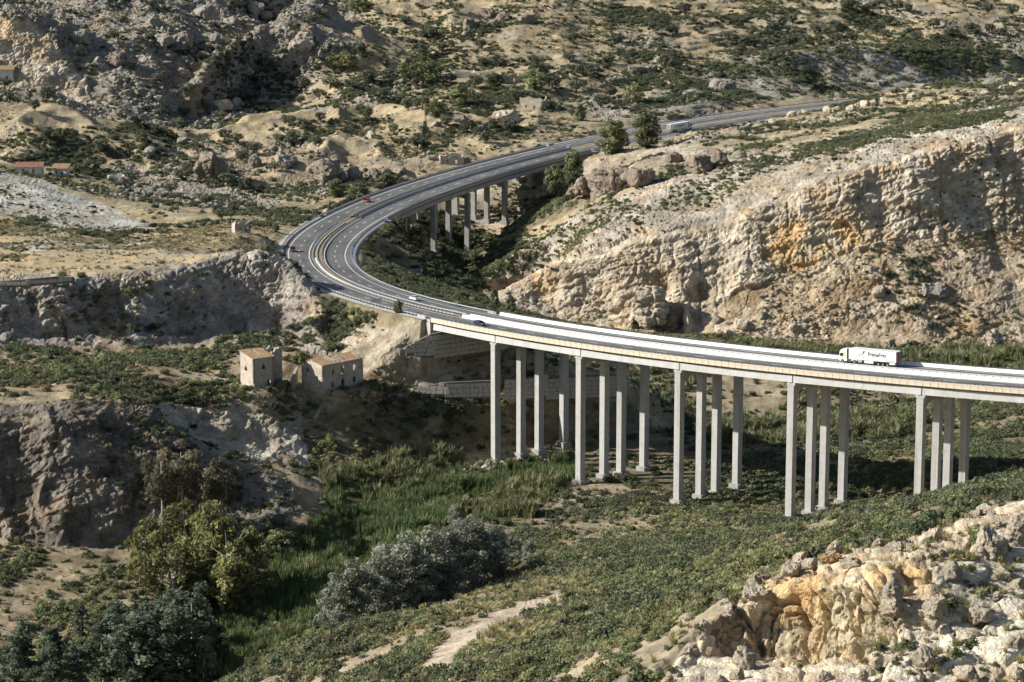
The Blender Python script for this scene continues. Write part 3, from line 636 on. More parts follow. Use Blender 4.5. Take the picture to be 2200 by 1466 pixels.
# ------------------------------------------------------------------ viaducts
def barrier_prof(o, sgn, h=.92):       # concrete safety shape, sgn = side that faces the traffic
    return [(o-sgn*.12, -.02), (o+sgn*.42, -.02), (o+sgn*.42, .08), (o+sgn*.18, .36), (o+sgn*.10, h), (o-sgn*.12, h)]
def viaduct(name, label, a, b, joints, fascia, beam_m, bar_m, col_m, ext=0.):
    t = thing(name, label, 'viaduct', road((a+b)/2, 0, -1))
    t.location = (0, 0, 0)
    # slabs
    for o0, o1 in ((.95, 12.3), (-12.3-ext, -.95)):
        MB().sweep([(o0, -.06), (o1, -.06), (o1, -.5), (o1-.3 if o1 > 0 else o1, -.62), (o0+.3 if o0 < 0 else o0, -.62), (o0, -.5)], a, b, 3.).build('deck_slab', col_m, t)
    # concrete barriers with a steel rail on posts
    for o, sg, rail in ((12.0, -1, 1), (1.35, 1, 1), (-1.35, -1, 0), (-12.0, 1, 1)):
        br = MB().sweep(barrier_prof(o, sg, .44 if o > 2 else .92), a, b, 3.).build('barrier', bar_m, t)
        if rail:
            rh = .72 if o > 2 else 1.10
            MB().sweep([(o-.05, rh), (o+.07, rh), (o+.07, rh+.16), (o-.05, rh+.16)], a, b, 3.).build('rail', 'dark_steel' if o > 2 or o < -2 else 'galvanised', br)
            mb = MB()
            for q in np.arange(a+1, b, 2.1):
                c = road(q, o, rh-.12); mb.box(c, (.2, .16, .3), heading(q))
            mb.build('rail_posts', 'dark_steel', br, fix=False, kind='stuff')
    # cladding panels on both outer edges
    n = int(round((b-a)/2.0)); L = (b-a)/n
    pm = MB().box((0, 0, -.32), (L-.05, .12, .86)).box((0, .0, .30), (L-.05, .16, .34))
    first = pm.build('fascia_panel', fascia, t); pme = first.data
    for sg in (1, -1):
        for k in range(n):
            q = a+(k+.5)*L
            e = first if (sg > 0 and k == 0) else link('fascia_panel', pme, t)
            e.location = road(q, 12.42 if sg > 0 else -12.42-ext, .0); sl = math.atan((road(q+1, sg*12.4)[2]-road(q-1, sg*12.4)[2])/2)
            e.rotation_euler = (0, -sl, heading(q))
    # beams between the joints
    js = [a]+list(joints)+[b]
    for i in range(len(js)-1):
        q0, q1 = js[i]+.17, js[i+1]-.17
        for o in (11.45, 8.0, 4.8, 1.9, -1.9, -4.8-ext*.3, -8.0-ext*.6, -11.45-ext):
            w = .42 if abs(o) > 11.2 else .3
            prof = [(o-w, -1.02), (o+w, -1.02), (o+w, -1.22), (o+.20, -1.38), (o+.20, -2.62), (o+w, -2.78), (o+w, -3.05), (o-w, -3.05), (o-w, -2.78), (o-.2, -2.62), (o-.2, -1.38), (o-w, -1.22)] if abs(o) < 11.2 else \
                   [(o-.35, -1.28), (o+.35, -1.28), (o+.42, -3.05), (o-.42, -3.05)]
            ss = [road(q0, o), road(q1, o)]
            mb = MB(); V = []
            for q in (q0, q1): V += [road(q, oo, hh) for oo, hh in prof]
            k = len(prof); mb.add(V, [(j, (j+1) % k, (j+1) % k+k, j+k) for j in range(k)]+[tuple(range(k)), tuple(range(k, 2*k))[::-1]])
            mb.build('beam', beam_m, t)
    # piers
    for q in joints:
        h = heading(q)
        for sg in (1, -1):
            o1, o2 = (11.7, 3.15-ext*.35) if sg > 0 else (-11.7-ext*.9, -3.15-ext*.55)
            c = road(q, 7.1*sg, 0)
            pier = empty('pier', (0, 0, 0)); pier.parent = t
            top = -3.22
            # cap: tapered cross beam with a ledge
            def P(o, along, z):
                p = road(q, o, 0); return (p[0]+math.cos(h)*along, p[1]+math.sin(h)*along, p[2]+z)
            xt = ext if sg < 0 else 0.; e1, e2 = sg*(12.75+xt), sg*1.2
            mb = MB()
            for (al, zt, zb1) in ((1.25, top, top-.42),):
                V = [P(e1, -al, zt), P(e1, al, zt), P(e2, al, zt), P(e2, -al, zt), P(e1, -al, zb1), P(e1, al, zb1), P(e2, al, zb1), P(e2, -al, zb1)]
                mb.add(V, [(0,1,2,3),(7,6,5,4),(0,4,5,1),(1,5,6,2),(2,6,7,3),(3,7,4,0)])
            al = .92; m1 = sg*(12.7+xt); ma = sg*(9.9+xt); mb_ = sg*(4.2 if sg > 0 else 4.2+xt*.6); m2 = sg*1.25
            low = top-2.0; mid = top-1.35
            for x0, x1, z0, z1 in ((m1, ma, low, low), (ma, (ma+mb_)/2, low, mid), ((ma+mb_)/2, mb_, mid, low), (mb_, m2, low, low)):
                V = [P(x0, -al, top-.44), P(x0, al, top-.44), P(x1, al, top-.44), P(x1, -al, top-.44), P(x0, -al, z0), P(x0, al, z0), P(x1, al, z1), P(x1, -al, z1)]
                mb.add(V, [(0,1,2,3),(7,6,5,4),(0,4,5,1),(1,5,6,2),(2,6,7,3),(3,7,4,0)])
            for oo in (e1-sg*.7,):
                for al2 in (-.75, .75):
                    p = P(oo, al2, top+.09); mb.box(p, (.5, .7, .2), h)
            # downstand block beside the ledge
            p = P(sg*(11.9+xt), -1.1, top-.95); mb.box(p, (.35, .6, 1.1), h)
            mb.build('cap', col_m, pier)
            for o in (o1, o2):
                p = road(q, o, 0); zt = p[2]+low+.02 if False else p[2]+low-.0; g = float(gz(p[0], p[1]))
                zb = g-1.0; zt = p[2]+low-.004
                if zt-zb < .5: continue
                cm = MB().box((p[0], p[1], (zt+zb)/2), (1.8, 1.95, zt-zb), h).build('column', col_m, pier)
                avoid_cols.append((p[0]-.6, p[1]-.8, 3.4)); ft = MB().box((p[0], p[1], g+.15), (3.1, 3.2, 2.0), h).build('footing', 'concrete_old', pier)
    return t
near_v = viaduct('viaduct', 'pale concrete motorway viaduct on tall square columns crossing the green valley', V1A, V1B, [-54.5, -19.5, 15.5, 50.5, 85.5, 119.5, 153.0, 186.0], 'fascia_cream', 'concrete_beam', 'concrete_white', 'concrete', 2.2)
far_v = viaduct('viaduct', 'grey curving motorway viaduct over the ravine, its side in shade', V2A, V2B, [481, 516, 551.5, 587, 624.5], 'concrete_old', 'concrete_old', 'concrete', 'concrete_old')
# abutments
def abutment(label, q, side, base, parent_m='concrete'):
    t = thing('abutment', label, 'abutment'); h = heading(q)
    def P(o, along, z):
        p = road(q, o, 0); return (p[0]+math.cos(h)*along, p[1]+math.sin(h)*along, p[2]+z)
    mb = MB()
    a0, a1 = (.2, 2.4) if side > 0 else (-2.4, -.2)
    V = [P(12.6, a0, -.07), P(12.6, a1, -.07), P(-12.6, a1, -.07), P(-12.6, a0, -.07), P(12.6, a0, base), P(12.6, a1, base), P(-12.6, a1, base), P(-12.6, a0, base)]
    mb.add(V, [(0,1,2,3),(7,6,5,4),(0,4,5,1),(1,5,6,2),(2,6,7,3),(3,7,4,0)]); mb.build('back_wall', 'concrete', t)
    for sg in (1, -1):
        b0, b1 = (2.5, 6.5) if side > 0 else (-6.5, -2.5)
        V = [P(12.7*sg, b0, .5), P(12.7*sg, b1, .5), P(12.1*sg, b1, .5), P(12.1*sg, b0, .5), P(12.7*sg, b0, -4.2), P(12.7*sg, b1, -3.0), P(12.1*sg, b1, -3.), P(12.1*sg, b0, -4.2)]
        MB().add(V, [(0,1,2,3),(7,6,5,4),(0,4,5,1),(1,5,6,2),(2,6,7,3),(3,7,4,0)]).build('wing_wall', 'concrete', t)
    return t
abutment('concrete abutment at the left end of the near viaduct', V1B, 1, -8.)
abutment('shaded concrete abutment where the far viaduct leaves the road bend', V2A, -1, -9.)
abutment('concrete abutment of the far viaduct beside the tall trees', V2B, 1, -9.)

# ------------------------------------------------------------------ guard rails, median, kerbs
def guardrail(label, o, a, b, cat='guardrail'):
    t = thing('guardrail', label, cat); sg = 1 if o > 0 else -1
    MB().sweep([(o-.03, .45), (o+.05, .5), (o-.03, .58), (o+.05, .66), (o-.03, .74), (o+.05, .80), (o+.09, .80), (o+.09, .45)], a, b, 3.).build('rail', 'galvanised', t)
    mb = MB()
    for q in np.arange(a+.5, b, 2.0): mb.box(road(q, o+.12*sg, .2), (.14, .14, 1.2), heading(q))
    mb.build('rail_posts', 'dark_steel', t, fix=False, kind='stuff')
    return t
guardrail('steel guardrail with dark posts along the outer edge by the abutment', 12.0, V1B+3, 306)
guardrail('steel guardrail round the outside of the bend', 12.0, 312, V2A-2)
guardrail('steel guardrail along the inside of the bend above the ravine', -12.0, V1B+3, V2A-2)
guardrail('steel guardrail on the far road beyond the tall trees, uphill side', 12.0, V2B+2, 1100)
guardrail('steel guardrail on the valley side of the far road behind the far lorry', -12.0, V2B+2, 1100)
guardrail('steel median guardrail on the outer carriageway of the bend', 1.9, V1B+3, V2A-2)
guardrail('steel median guardrail on the inner carriageway of the bend', -1.9, V1B+3, V2A-2)
guardrail('steel median guardrail on the far road behind the far lorry', .5, V2B+2, 1100)
md = empty('median', kind='structure')
MB().sweep([(-1.7, -.02), (0, .12), (1.7, -.02)], V1B, V2A, 3., closed=False).build('median_earth', 'median_soil', md)
MB().sweep([(-1.7, -.02), (0, .05), (1.7, -.02)], V2B, 1120, 3., closed=False).build('median_earth', 'median_soil', md)
MB().sweep([(.35, -.05), (.95, -.05), (.95, .42), (.35, .46)], 250, 352, 3.).build('concrete_gutter', 'concrete_white', md)
MB().sweep([(-.2, -.05), (.25, -.05), (.25, .35), (-.2, .35)], 330, 440, 3.).build('concrete_gutter', 'concrete', md)
vg = empty('verge', kind='structure')
for a, b in ((V1B+2, V2A), (V2B, 1120)):
    for sg in (1, -1):
        MB().sweep([(sg*11.7, .0), (sg*13.9, -.22)], a, b, 3., closed=False).build('concrete_shoulder', 'concrete_old' if sg < 0 else 'concrete', vg)
# ------------------------------------------------------------------ vegetation
RNG = np.random.default_rng(7)
leaf_mat('leaf_dark', (0.131,0.147,0.083), .35, .02, .35); leaf_mat('leaf_green', (0.206,0.225,0.106), .35, .025, .35); leaf_mat('leaf_olive', (0.300,0.281,0.150), .3, .025, .35)
leaf_mat('leaf_grey', (0.325,0.325,0.250), .25, .02, .35); leaf_mat('leaf_dry', (.30,.22,.135), .35, .02, .35); leaf_mat('leaf_olive_tree', (0.156,0.169,0.115), .25, .02, .35)
leaf_mat('straw', (.44,.365,.22), .25, .02, .2); leaf_mat('esparto', (0.362,0.331,0.163), .3, .02, .2); leaf_mat('reed_green', (.145,.19,.075), .25, .03, .25); leaf_mat('reed_pale', (.235,.24,.12), .25, .02, .25)
leaf_mat('leaf_poplar', (.25,.265,.20), .2, .015, .35); leaf_mat('leaf_pine', (0.213,0.219,0.088), .25, .02, .35); leaf_mat('leaf_euca', (.19,.17,.11), .2, .02, .35); leaf_mat('leaf_park', (0.188,0.206,0.106), .2, .02, .35)
leaf_mat('leaf_poplar_dark', (.125,.155,.105), .25, .02, .35); leaf_mat('heather', (.19,.155,.155), .25, .02, .0)
mat('bark_dark', (.10,.08,.06), .95, .25, 2., 9.); mat('bark_pale', (.46,.43,.38), .9, .2, 2., 9.)
def quads_mesh(name, C, N, S, asp, mats, rng, tint, extra=None):
    """Leaf faces: centres C, normals N, half sizes S."""
    n = len(C); N = N/(np.linalg.norm(N, axis=1, keepdims=True)+1e-9)
    r = rng.normal(size=(n, 3)); a = np.cross(N, r); a /= np.linalg.norm(a, axis=1, keepdims=True)+1e-9; b = np.cross(N, a)
    S = S[:, None]; a = a*S; b = b*S*asp
    bend = N*S*.25
    V = np.stack([C-a-b-bend, C+a-b*.6+bend*.4, C+a*.8+b-bend, C-a*.9+b*.8+bend*.4], 1).reshape(-1, 3)
    F = np.arange(4*n).reshape(n, 4)
    return V, F, np.repeat(tint, 4)
def finish(name, parts, mats):
    V = np.concatenate([p[0] for p in parts]); T = np.concatenate([p[2] for p in parts]); F = []; mi = []; b = 0; off = 0
    F = np.concatenate([p[1]+sum(len(q[0]) for q in parts[:i]) for i, p in enumerate(parts)])
    me = mesh_np(name, V, F, mats); a = me.attributes.new('tint', 'FLOAT', 'POINT'); a.data.foreach_set('value', T.astype(np.float32))
    return me
def clumps(rng, k, rx, ry, rz, z0, flat=.0):
    d = rng.normal(size=(k, 3)); d /= np.linalg.norm(d, axis=1, keepdims=True); r = rng.uniform(.25, 1., (k, 1))**.6
    c = d*r*np.array([rx, ry, rz]); c[:, 2] = np.abs(c[:, 2])*(1-flat)+z0 if z0 == 0 else c[:, 2]+z0
    return c
def blob(name, seed, mats, n=150, k=9, rx=1., rz=.75, cr=.42, leaf=.15, z0=0., asp=.7, dome=True):
    rng = np.random.default_rng(seed); c = clumps(rng, k, rx*.72, rx*.72, rz*.72, 0 if dome else z0)
    if dome: c[:, 2] += rz*.08
    w = rng.integers(0, k, n); d = rng.normal(size=(n, 3)); d /= np.linalg.norm(d, axis=1, keepdims=True); rr = rng.uniform(.45, 1., n)**.5
    cs = cr*rng.uniform(.7, 1.3, k)
    C = c[w]+d*(rr*cs[w])[:, None]
    if dome: C[:, 2] = np.abs(C[:, 2])
    N = d+rng.normal(size=(n, 3))*.55; N[:, 2] += .15
    t = np.clip(.5+(rng.uniform(-.5, .5, k))[w]*.7+rng.uniform(-.3, .3, n), 0, 1)
    return finish(name, [quads_mesh(name, C, N, leaf*rng.uniform(.6, 1.4, n), asp, mats, rng, t)], mats)
def tuft(name, seed, mats, n=34, h=1., spread=.55, w=.035, lean=.6):
    rng = np.random.default_rng(seed); V = []; F = []; T = []
    for i in range(n):
        a = rng.uniform(0, 2*math.pi); q = rng.uniform(0, 1)**.6*lean; L = h*rng.uniform(.6, 1.15); r0 = rng.uniform(0, spread*.35); a0 = rng.uniform(0, 2*math.pi)
        p0 = np.array([math.cos(a0)*r0, math.sin(a0)*r0, 0]); di = np.array([math.cos(a)*q, math.sin(a)*q, 1.]); di /= np.linalg.norm(di); sd = np.array([-math.sin(a), math.cos(a), 0])*w*rng.uniform(.7, 1.4)
        p1 = p0+di*L*.6; p2 = p0+di*L+np.array([math.cos(a), math.sin(a), -.35])*q*L*.35
        b = len(V); V += [p0-sd, p0+sd, p1+sd, p1-sd, p2+sd*.3, p2-sd*.3]; F += [(b, b+1, b+2, b+3), (b+3, b+2, b+4, b+5)]; t = rng.uniform(.1, .9); T += [t]*6
    me = mesh_np(name, V, np.array(F), mats); at_ = me.attributes.new('tint', 'FLOAT', 'POINT'); at_.data.foreach_set('value', np.array(T, np.float32)); return me
def stone_mesh(name, seed, mats, sub=2, cuts=7, rough=.12, flat=.8):
    bm = bmesh.new(); bmesh.ops.create_icosphere(bm, subdivisions=sub, radius=1.0); rng = np.random.default_rng(seed)
    P = np.array([v.co[:] for v in bm.verts]); s = seed*13.7
    P = P*(1+.28*noise3(P[:, 0]+s, P[:, 1], P[:, 2], .9, seed)[:, None])
    for _ in range(cuts):
        d = rng.normal(size=3); d /= np.linalg.norm(d); h = rng.uniform(.42, .8); q = P@d; P = P-np.outer(np.clip(q-h, 0, None), d)*.95
    if sub > 3:
        n = P/np.linalg.norm(P, axis=1, keepdims=True); x, y, z = (P[:, i]+s for i in range(3)); r = 0; a = .16
        for k, sc in enumerate((.75, .36, .18, .09)): r = r+a*(1-2.4*np.abs(noise3(x, y, z, sc, seed+k))); a *= .55
        f1, f2, i1 = cells3(x, y, z, .5, seed); P = P+n*(r*.8+.16*(i1-.5)-.10*(1-sstep(0, .12, f2-f1)))[:, None]
    else: P = P*(1+rough*fbm3(P[:, 0]+s, P[:, 1], P[:, 2], .9, 3, seed)[:, None])
    P[:, 2] *= flat
    for v, p in zip(bm.verts, P): v.co = p
    me = bpy.data.meshes.new(name); bm.to_mesh(me); bm.free(); me.materials.append(MATS[mats]); return me
def stone_mat(name, col, dark, orange=0.):
    m, nt, b = nodes_of(name)
    oi = nt.nodes.new('ShaderNodeObjectInfo')
    n1 = noise_node(nt, 1.3, 8, .72); n2 = noise_node(nt, 7., 6, .75)
    c = mix_rgb(nt, col, dark, remap(nt, n1, .38, .66, 0, 1)); c = mix_rgb(nt, c, remap(nt, n2, .3, .7, .75, 1.25), 1.0, 'MULTIPLY')
    c = mix_rgb(nt, c, remap(nt, oi.outputs['Random'], 0, 1, .82, 1.15), 1.0, 'MULTIPLY')
    if orange:
        n3 = noise_node(nt, .7, 4, .6); c = mix_rgb(nt, c, (.46,.28,.11), remap(nt, n3, .45, .65, 0, orange))
    nt.links.new(c, b.inputs['Base Color']); b.inputs['Roughness'].default_value = .95; b.inputs['Specular IOR Level'].default_value = .15
    ad = nt.nodes.new('ShaderNodeMath'); ad.operation = 'MULTIPLY_ADD'; ad.inputs[1].default_value = 2.2; nt.links.new(n1, ad.inputs[0]); nt.links.new(n2, ad.inputs[2]); bump(nt, b, ad.outputs[0], 1.0, .3); return m
stone_mat('stone_pale', (.60,.53,.41), (.48,.41,.31), .25); stone_mat('stone_grey', (.40,.36,.30), (.29,.26,.21)); stone_mat('stone_brown', (.37,.305,.235), (.25,.205,.16)); stone_mat('stone_orange', (.56,.42,.24), (.44,.29,.13), .7)

PROTO = {}
def proto(kind, me):
    o = bpy.data.objects.new(me.name, me); PROTO.setdefault(kind, []).append(o)      # never linked to the scene itself
for i in range(3):
    proto('dark', blob('shrub_foliage', 100+i, ['leaf_dark'], 360, 8, 1., .78, .45, 0.1))
    proto('green', blob('shrub_foliage', 110+i, ['leaf_green'], 360, 9, 1., .72, .42, 0.095))
    proto('olive', blob('shrub_foliage', 120+i, ['leaf_olive'], 320, 8, 1., .66, .42, 0.095))
    proto('grey', blob('shrub_foliage', 130+i, ['leaf_grey'], 300, 8, 1., .62, .42, 0.09))
    proto('dry', blob('shrub_foliage', 140+i, ['leaf_dry'], 220, 8, 1., .6, .42, 0.09))
    proto('heather', blob('shrub_foliage', 145+i, ['heather'], 220, 8, 1., .5, .42, 0.075))
    proto('straw', tuft('tuft_blades', 150+i, ['straw'], 30, .7, .8, .045, .8))
    proto('esparto', tuft('tuft_blades', 160+i, ['esparto'], 46, 1.0, .7, .035, .75))
    proto('reed', tuft('reed_stems', 170+i, ['reed_green'], 26, 2.6, 2.2, .06, .22))
    proto('cane', tuft('reed_stems', 180+i, ['reed_pale'], 30, 3.2, 2.4, .09, .5))
    proto('stone', stone_mesh('stone', 190+i, 'stone_pale', 1, 6, .1)); proto('stoneg', stone_mesh('stone', 195+i, 'stone_grey', 1, 6, .1))
# zone -> [(kind, per m2, smallest, largest)]
ZVEG = {
 0: [('dark', .10, .4, 1.8), ('green', .03, .5, 1.5), ('olive', .05, .4, .9), ('dry', .03, .3, .7), ('straw', .14, .5, 1.1), ('grey', .022, .3, .8), ('stoneg', .022, .2, .7), ('stone', .02, .2, .6)],
 1: [('green', .20, .6, 1.8), ('dark', .13, .6, 2.0), ('olive', .19, .5, 1.4), ('grey', .09, .4, 1.0), ('dry', .07, .4, .8), ('esparto', .20, .7, 1.4), ('straw', .10, .6, 1.1), ('heather', .04, .4, .8), ('stone', .012, .15, .5)],
 2: [('esparto', .05, .6, 1.3), ('heather', .03, .3, .7), ('olive', .02, .5, 1.0), ('green', .016, .6, 1.3), ('stone', .30, .12, .5)],
 3: [('reed', .75, .5, 1.15), ('cane', .07, .5, 1.0), ('olive', .02, .6, 1.3), ('straw', .05, .8, 1.6)],
 4: [('dark', .05, .5, 1.4), ('olive', .05, .4, .9), ('dry', .06, .3, .8), ('straw', .08, .5, 1.), ('stoneg', .03, .2, .6)],
 5: [('dark', .012, .5, 1.2), ('dry', .02, .4, .8), ('olive', .016, .4, .8)],
 6: [('green', .11, .6, 1.8), ('dark', .15, .6, 1.8), ('olive', .13, .5, 1.3), ('dry', .26, .4, 1.0), ('straw', .16, .6, 1.1), ('grey', .04, .4, .9), ('stoneg', .04, .2, .6)],
 7: [('dark', .055, .6, 1.9), ('green', .035, .5, 1.6), ('olive', .04, .4, 1.0), ('dry', .03, .4, .8)],
 8: [('straw', .50, .5, 1.1), ('green', .020, .5, 1.2), ('olive', .04, .4, .9), ('grey', .05, .4, .9), ('dry', .08, .3, .7), ('dark', .008, .5, 1.2)],
 9: [('dark', .02, .4, 1.0), ('grey', .03, .3, .8), ('straw', .05, .5, .9), ('stone', .12, .2, .7)],
 10: [('dark', .010, .4, 1.1), ('olive', .014, .4, .9), ('dry', .016, .4, .8)],
 11: [('dark', .035, .5, 1.7), ('olive', .05, .4, 1.1), ('dry', .11, .4, 1.0), ('straw', .07, .5, 1.), ('stone', .14, .3, 1.1)],
 12: [('dark', .10, .5, 1.4), ('green', .08, .5, 1.3), ('olive', .10, .4, 1.0), ('grey', .05, .4, .9), ('stone', .10, .25, .8)],
 13: [('dark', .06, .6, 1.8), ('olive', .05, .4, 1.0), ('grey', .03, .4, 1.), ('straw', .08, .5, 1.), ('stoneg', .07, .4, 1.8)],
 14: [('dark', .12, .7, 2.0), ('green', .07, .6, 1.7), ('olive', .05, .5, 1.1), ('grey', .05, .4, 1.0), ('stone', .03, .3, .9)],
 15: [('dark', .15, .8, 2.2), ('green', .12, .7, 2.0), ('olive', .07, .5, 1.3), ('grey', .04, .5, 1.2), ('dry', .05, .5, 1.), ('stoneg', .01, .3, .8)],
 16: [('dark', .03, .5, 1.4), ('olive', .06, .4, 1.0), ('straw', .05, .5, 1.), ('stone', .26, .2, .7), ('dry', .05, .4, .8)],
 17: [], 18: [('esparto', .004, .5, 1.), ('stone', .06, .15, .5)],
 19: [('dark', .05, .7, 1.9), ('olive', .03, .4, 1.), ('straw', .12, .5, 1.1), ('stoneg', .07, .4, 1.6), ('green', .02, .6, 1.6)],
 20: [('cane', .22, .5, 1.2), ('reed', .08, .6, 1.), ('green', .05, .8, 1.9), ('olive', .05, .7, 1.6), ('dark', .03, .8, 1.8)],
 23: [('dark', .10, .4, 1.6), ('green', .02, .4, 1.2), ('olive', .035, .3, .8), ('grey', .02, .3, .8), ('stoneg', .06, .3, 1.2), ('stone', .05, .3, 1.0)],
 21: [('dark', .07, .6, 1.6), ('green', .07, .5, 1.5), ('olive', .06, .4, 1.0), ('grey', .05, .4, .9), ('straw', .08, .5, 1.), ('stone', .03, .2, .6), ('cane', .01, .5, .9)],
 22: [('dark', .11, .6, 1.9), ('green', .14, .6, 1.8), ('olive', .12, .5, 1.3), ('dry', .09, .4, .9), ('straw', .20, .6, 1.2), ('grey', .06, .5, 1.1)]}
# quads of the terrain: centre, area, zone, in sight or nearly
P4 = TV[quads]; QC = P4.mean(1); QA = .5*np.linalg.norm(np.cross(P4[:, 2]-P4[:, 0], P4[:, 3]-P4[:, 1]), axis=1)
QZ = code[:-1, :-1].reshape(-1)
_u, _v, _d = project(QC[:, 0], QC[:, 1], QC[:, 2])
_i = np.clip((_v/4).astype(int), 0, 379); _j = np.clip((_u/4).astype(int), 0, 559)
_in = (_u > -140) & (_u < 2340) & (_v > -90) & (_v < 1640)
_vis = _in & ((_d < ZB[_i, _j]*1.05+14) | (_u < 4) | (_u > 2196) | (_v < 4) | (_v > 1462))
_rdq = road_dist(QC[:, 0], QC[:, 1]); _onroad = (_rdq < 15.0) & (_look(_ground_road.astype(np.float32), QC[:, 0], QC[:, 1]) > .5)
patch = np.clip(1+1.9*fbm2(QC[:, 0], QC[:, 1], 24, 3, 91), .06, 3.6)
LISTS = {k: [] for k in PROTO}
avoid = list(avoid_cols)        # (x, y, r) kept clear for built things
def scatter_all():
    for zc, items in ZVEG.items():
        sel = np.flatnonzero((QZ == zc) & _vis & ~_onroad)
        if not len(sel): continue
        for kind, dens, s0, s1 in items:
            kp = np.clip(1+1.9*fbm2(QC[sel, 0], QC[sel, 1], 34, 3, 300+sum(map(ord, kind))), .08, 3.4)
            lam = QA[sel]*dens*(np.clip(patch[sel], .12 if zc in (1, 15, 21, 22) else .06, 3.6)*kp if kind not in ('reed',) else 1.0)
            if kind == 'straw': lam = lam*np.where(QC[sel, 1] > 950, .25, .8)
            if s1 < 1.0 and kind != 'straw': lam = lam*np.where(QC[sel, 1] > 950, .45, 1.)
            n = RNG.poisson(lam); q = np.repeat(sel, n)
            if not len(q): continue
            a = RNG.random(len(q)); b = RNG.random(len(q)); fl = a+b > 1; a[fl] = 1-a[fl]; b[fl] = 1-b[fl]
            p = P4[q]; pos = p[:, 0]+(p[:, 1]-p[:, 0])*a[:, None]+(p[:, 3]-p[:, 0])*b[:, None]
            sz = s0+(s1*1.12-s0)*RNG.random(len(q))**1.9
            if kind in ('reed', 'cane'): sz = sz*np.clip(.95+.6*fbm2(pos[:, 0], pos[:, 1], 9, 2, 411), .45, 1.4)
            keep = (pos[:, 1] < 950) | (sz > .42); pos = pos[keep]; sz = sz[keep]
            for ax, ay, ar in avoid:
                k = (pos[:, 0]-ax)**2+(pos[:, 1]-ay)**2 > ar*ar; pos = pos[k]; sz = sz[k]
            LISTS[kind].append(np.concatenate([pos, sz[:, None], np.full((len(pos), 1), zc)], 1))
def gn_scatter(name, kinds, label_kind='stuff'):
    P = []; R = []; S = []; I = []; obs = []
    for kd in kinds:
        arr = LISTS[kd]
        if not len(arr): continue
        for vi, ob in enumerate(PROTO[kd]):
            q = arr[vi::len(PROTO[kd])]; obs.append(ob); k = len(obs)-1
            P.append(q[:, :3]); S.append(q[:, 3]); I.append(np.full(len(q), k))
    P = np.concatenate(P); S = np.concatenate(S); I = np.concatenate(I)
    me = bpy.data.meshes.new(name); me.vertices.add(len(P)); me.vertices.foreach_set('co', P.astype(np.float32).ravel())
    for nm, ty, d in (('scl', 'FLOAT', S.astype(np.float32)), ('rot', 'FLOAT', RNG.random(len(P)).astype(np.float32)*6.283), ('pid', 'INT', I.astype(np.int32))):
        a = me.attributes.new(nm, ty, 'POINT'); a.data.foreach_set('value', d)
    o = link(name, me, kind='stuff')
    ng = bpy.data.node_groups.new(name, 'GeometryNodeTree')
    ng.interface.new_socket('Geometry', in_out='INPUT', socket_type='NodeSocketGeometry'); ng.interface.new_socket('Geometry', in_out='OUTPUT', socket_type='NodeSocketGeometry')
    gi = ng.nodes.new('NodeGroupInput'); go = ng.nodes.new('NodeGroupOutput'); jn = ng.nodes.new('GeometryNodeJoinGeometry')
    def attr(nm, ty):
        n = ng.nodes.new('GeometryNodeInputNamedAttribute'); n.data_type = ty; n.inputs['Name'].default_value = nm; return n.outputs['Attribute']
    ps = attr('scl', 'FLOAT'); pr = attr('rot', 'FLOAT'); pi_ = attr('pid', 'INT')
    cb = ng.nodes.new('ShaderNodeCombineXYZ'); ng.links.new(pr, cb.inputs['Z'])
    er = ng.nodes.new('FunctionNodeEulerToRotation'); ng.links.new(cb.outputs[0], er.inputs[0])
    for k, ob in enumerate(obs):
        oi = ng.nodes.new('GeometryNodeObjectInfo'); oi.inputs['Object'].default_value = ob; oi.inputs['As Instance'].default_value = True
        cm = ng.nodes.new('FunctionNodeCompare'); cm.data_type = 'INT'; cm.operation = 'EQUAL'; ng.links.new(pi_, cm.inputs[2]); cm.inputs[3].default_value = k
        ip = ng.nodes.new('GeometryNodeInstanceOnPoints'); ng.links.new(gi.outputs[0], ip.inputs['Points']); ng.links.new(cm.outputs[0], ip.inputs['Selection'])
        ng.links.new(oi.outputs['Geometry'], ip.inputs['Instance']); ng.links.new(er.outputs[0], ip.inputs['Rotation']); ng.links.new(ps, ip.inputs['Scale'])
        ng.links.new(ip.outputs[0], jn.inputs[0])
    ng.links.new(jn.outputs[0], go.inputs[0])
    md = o.modifiers.new('scatter', 'NODES'); md.node_group = ng
    print(name, len(P)); return o
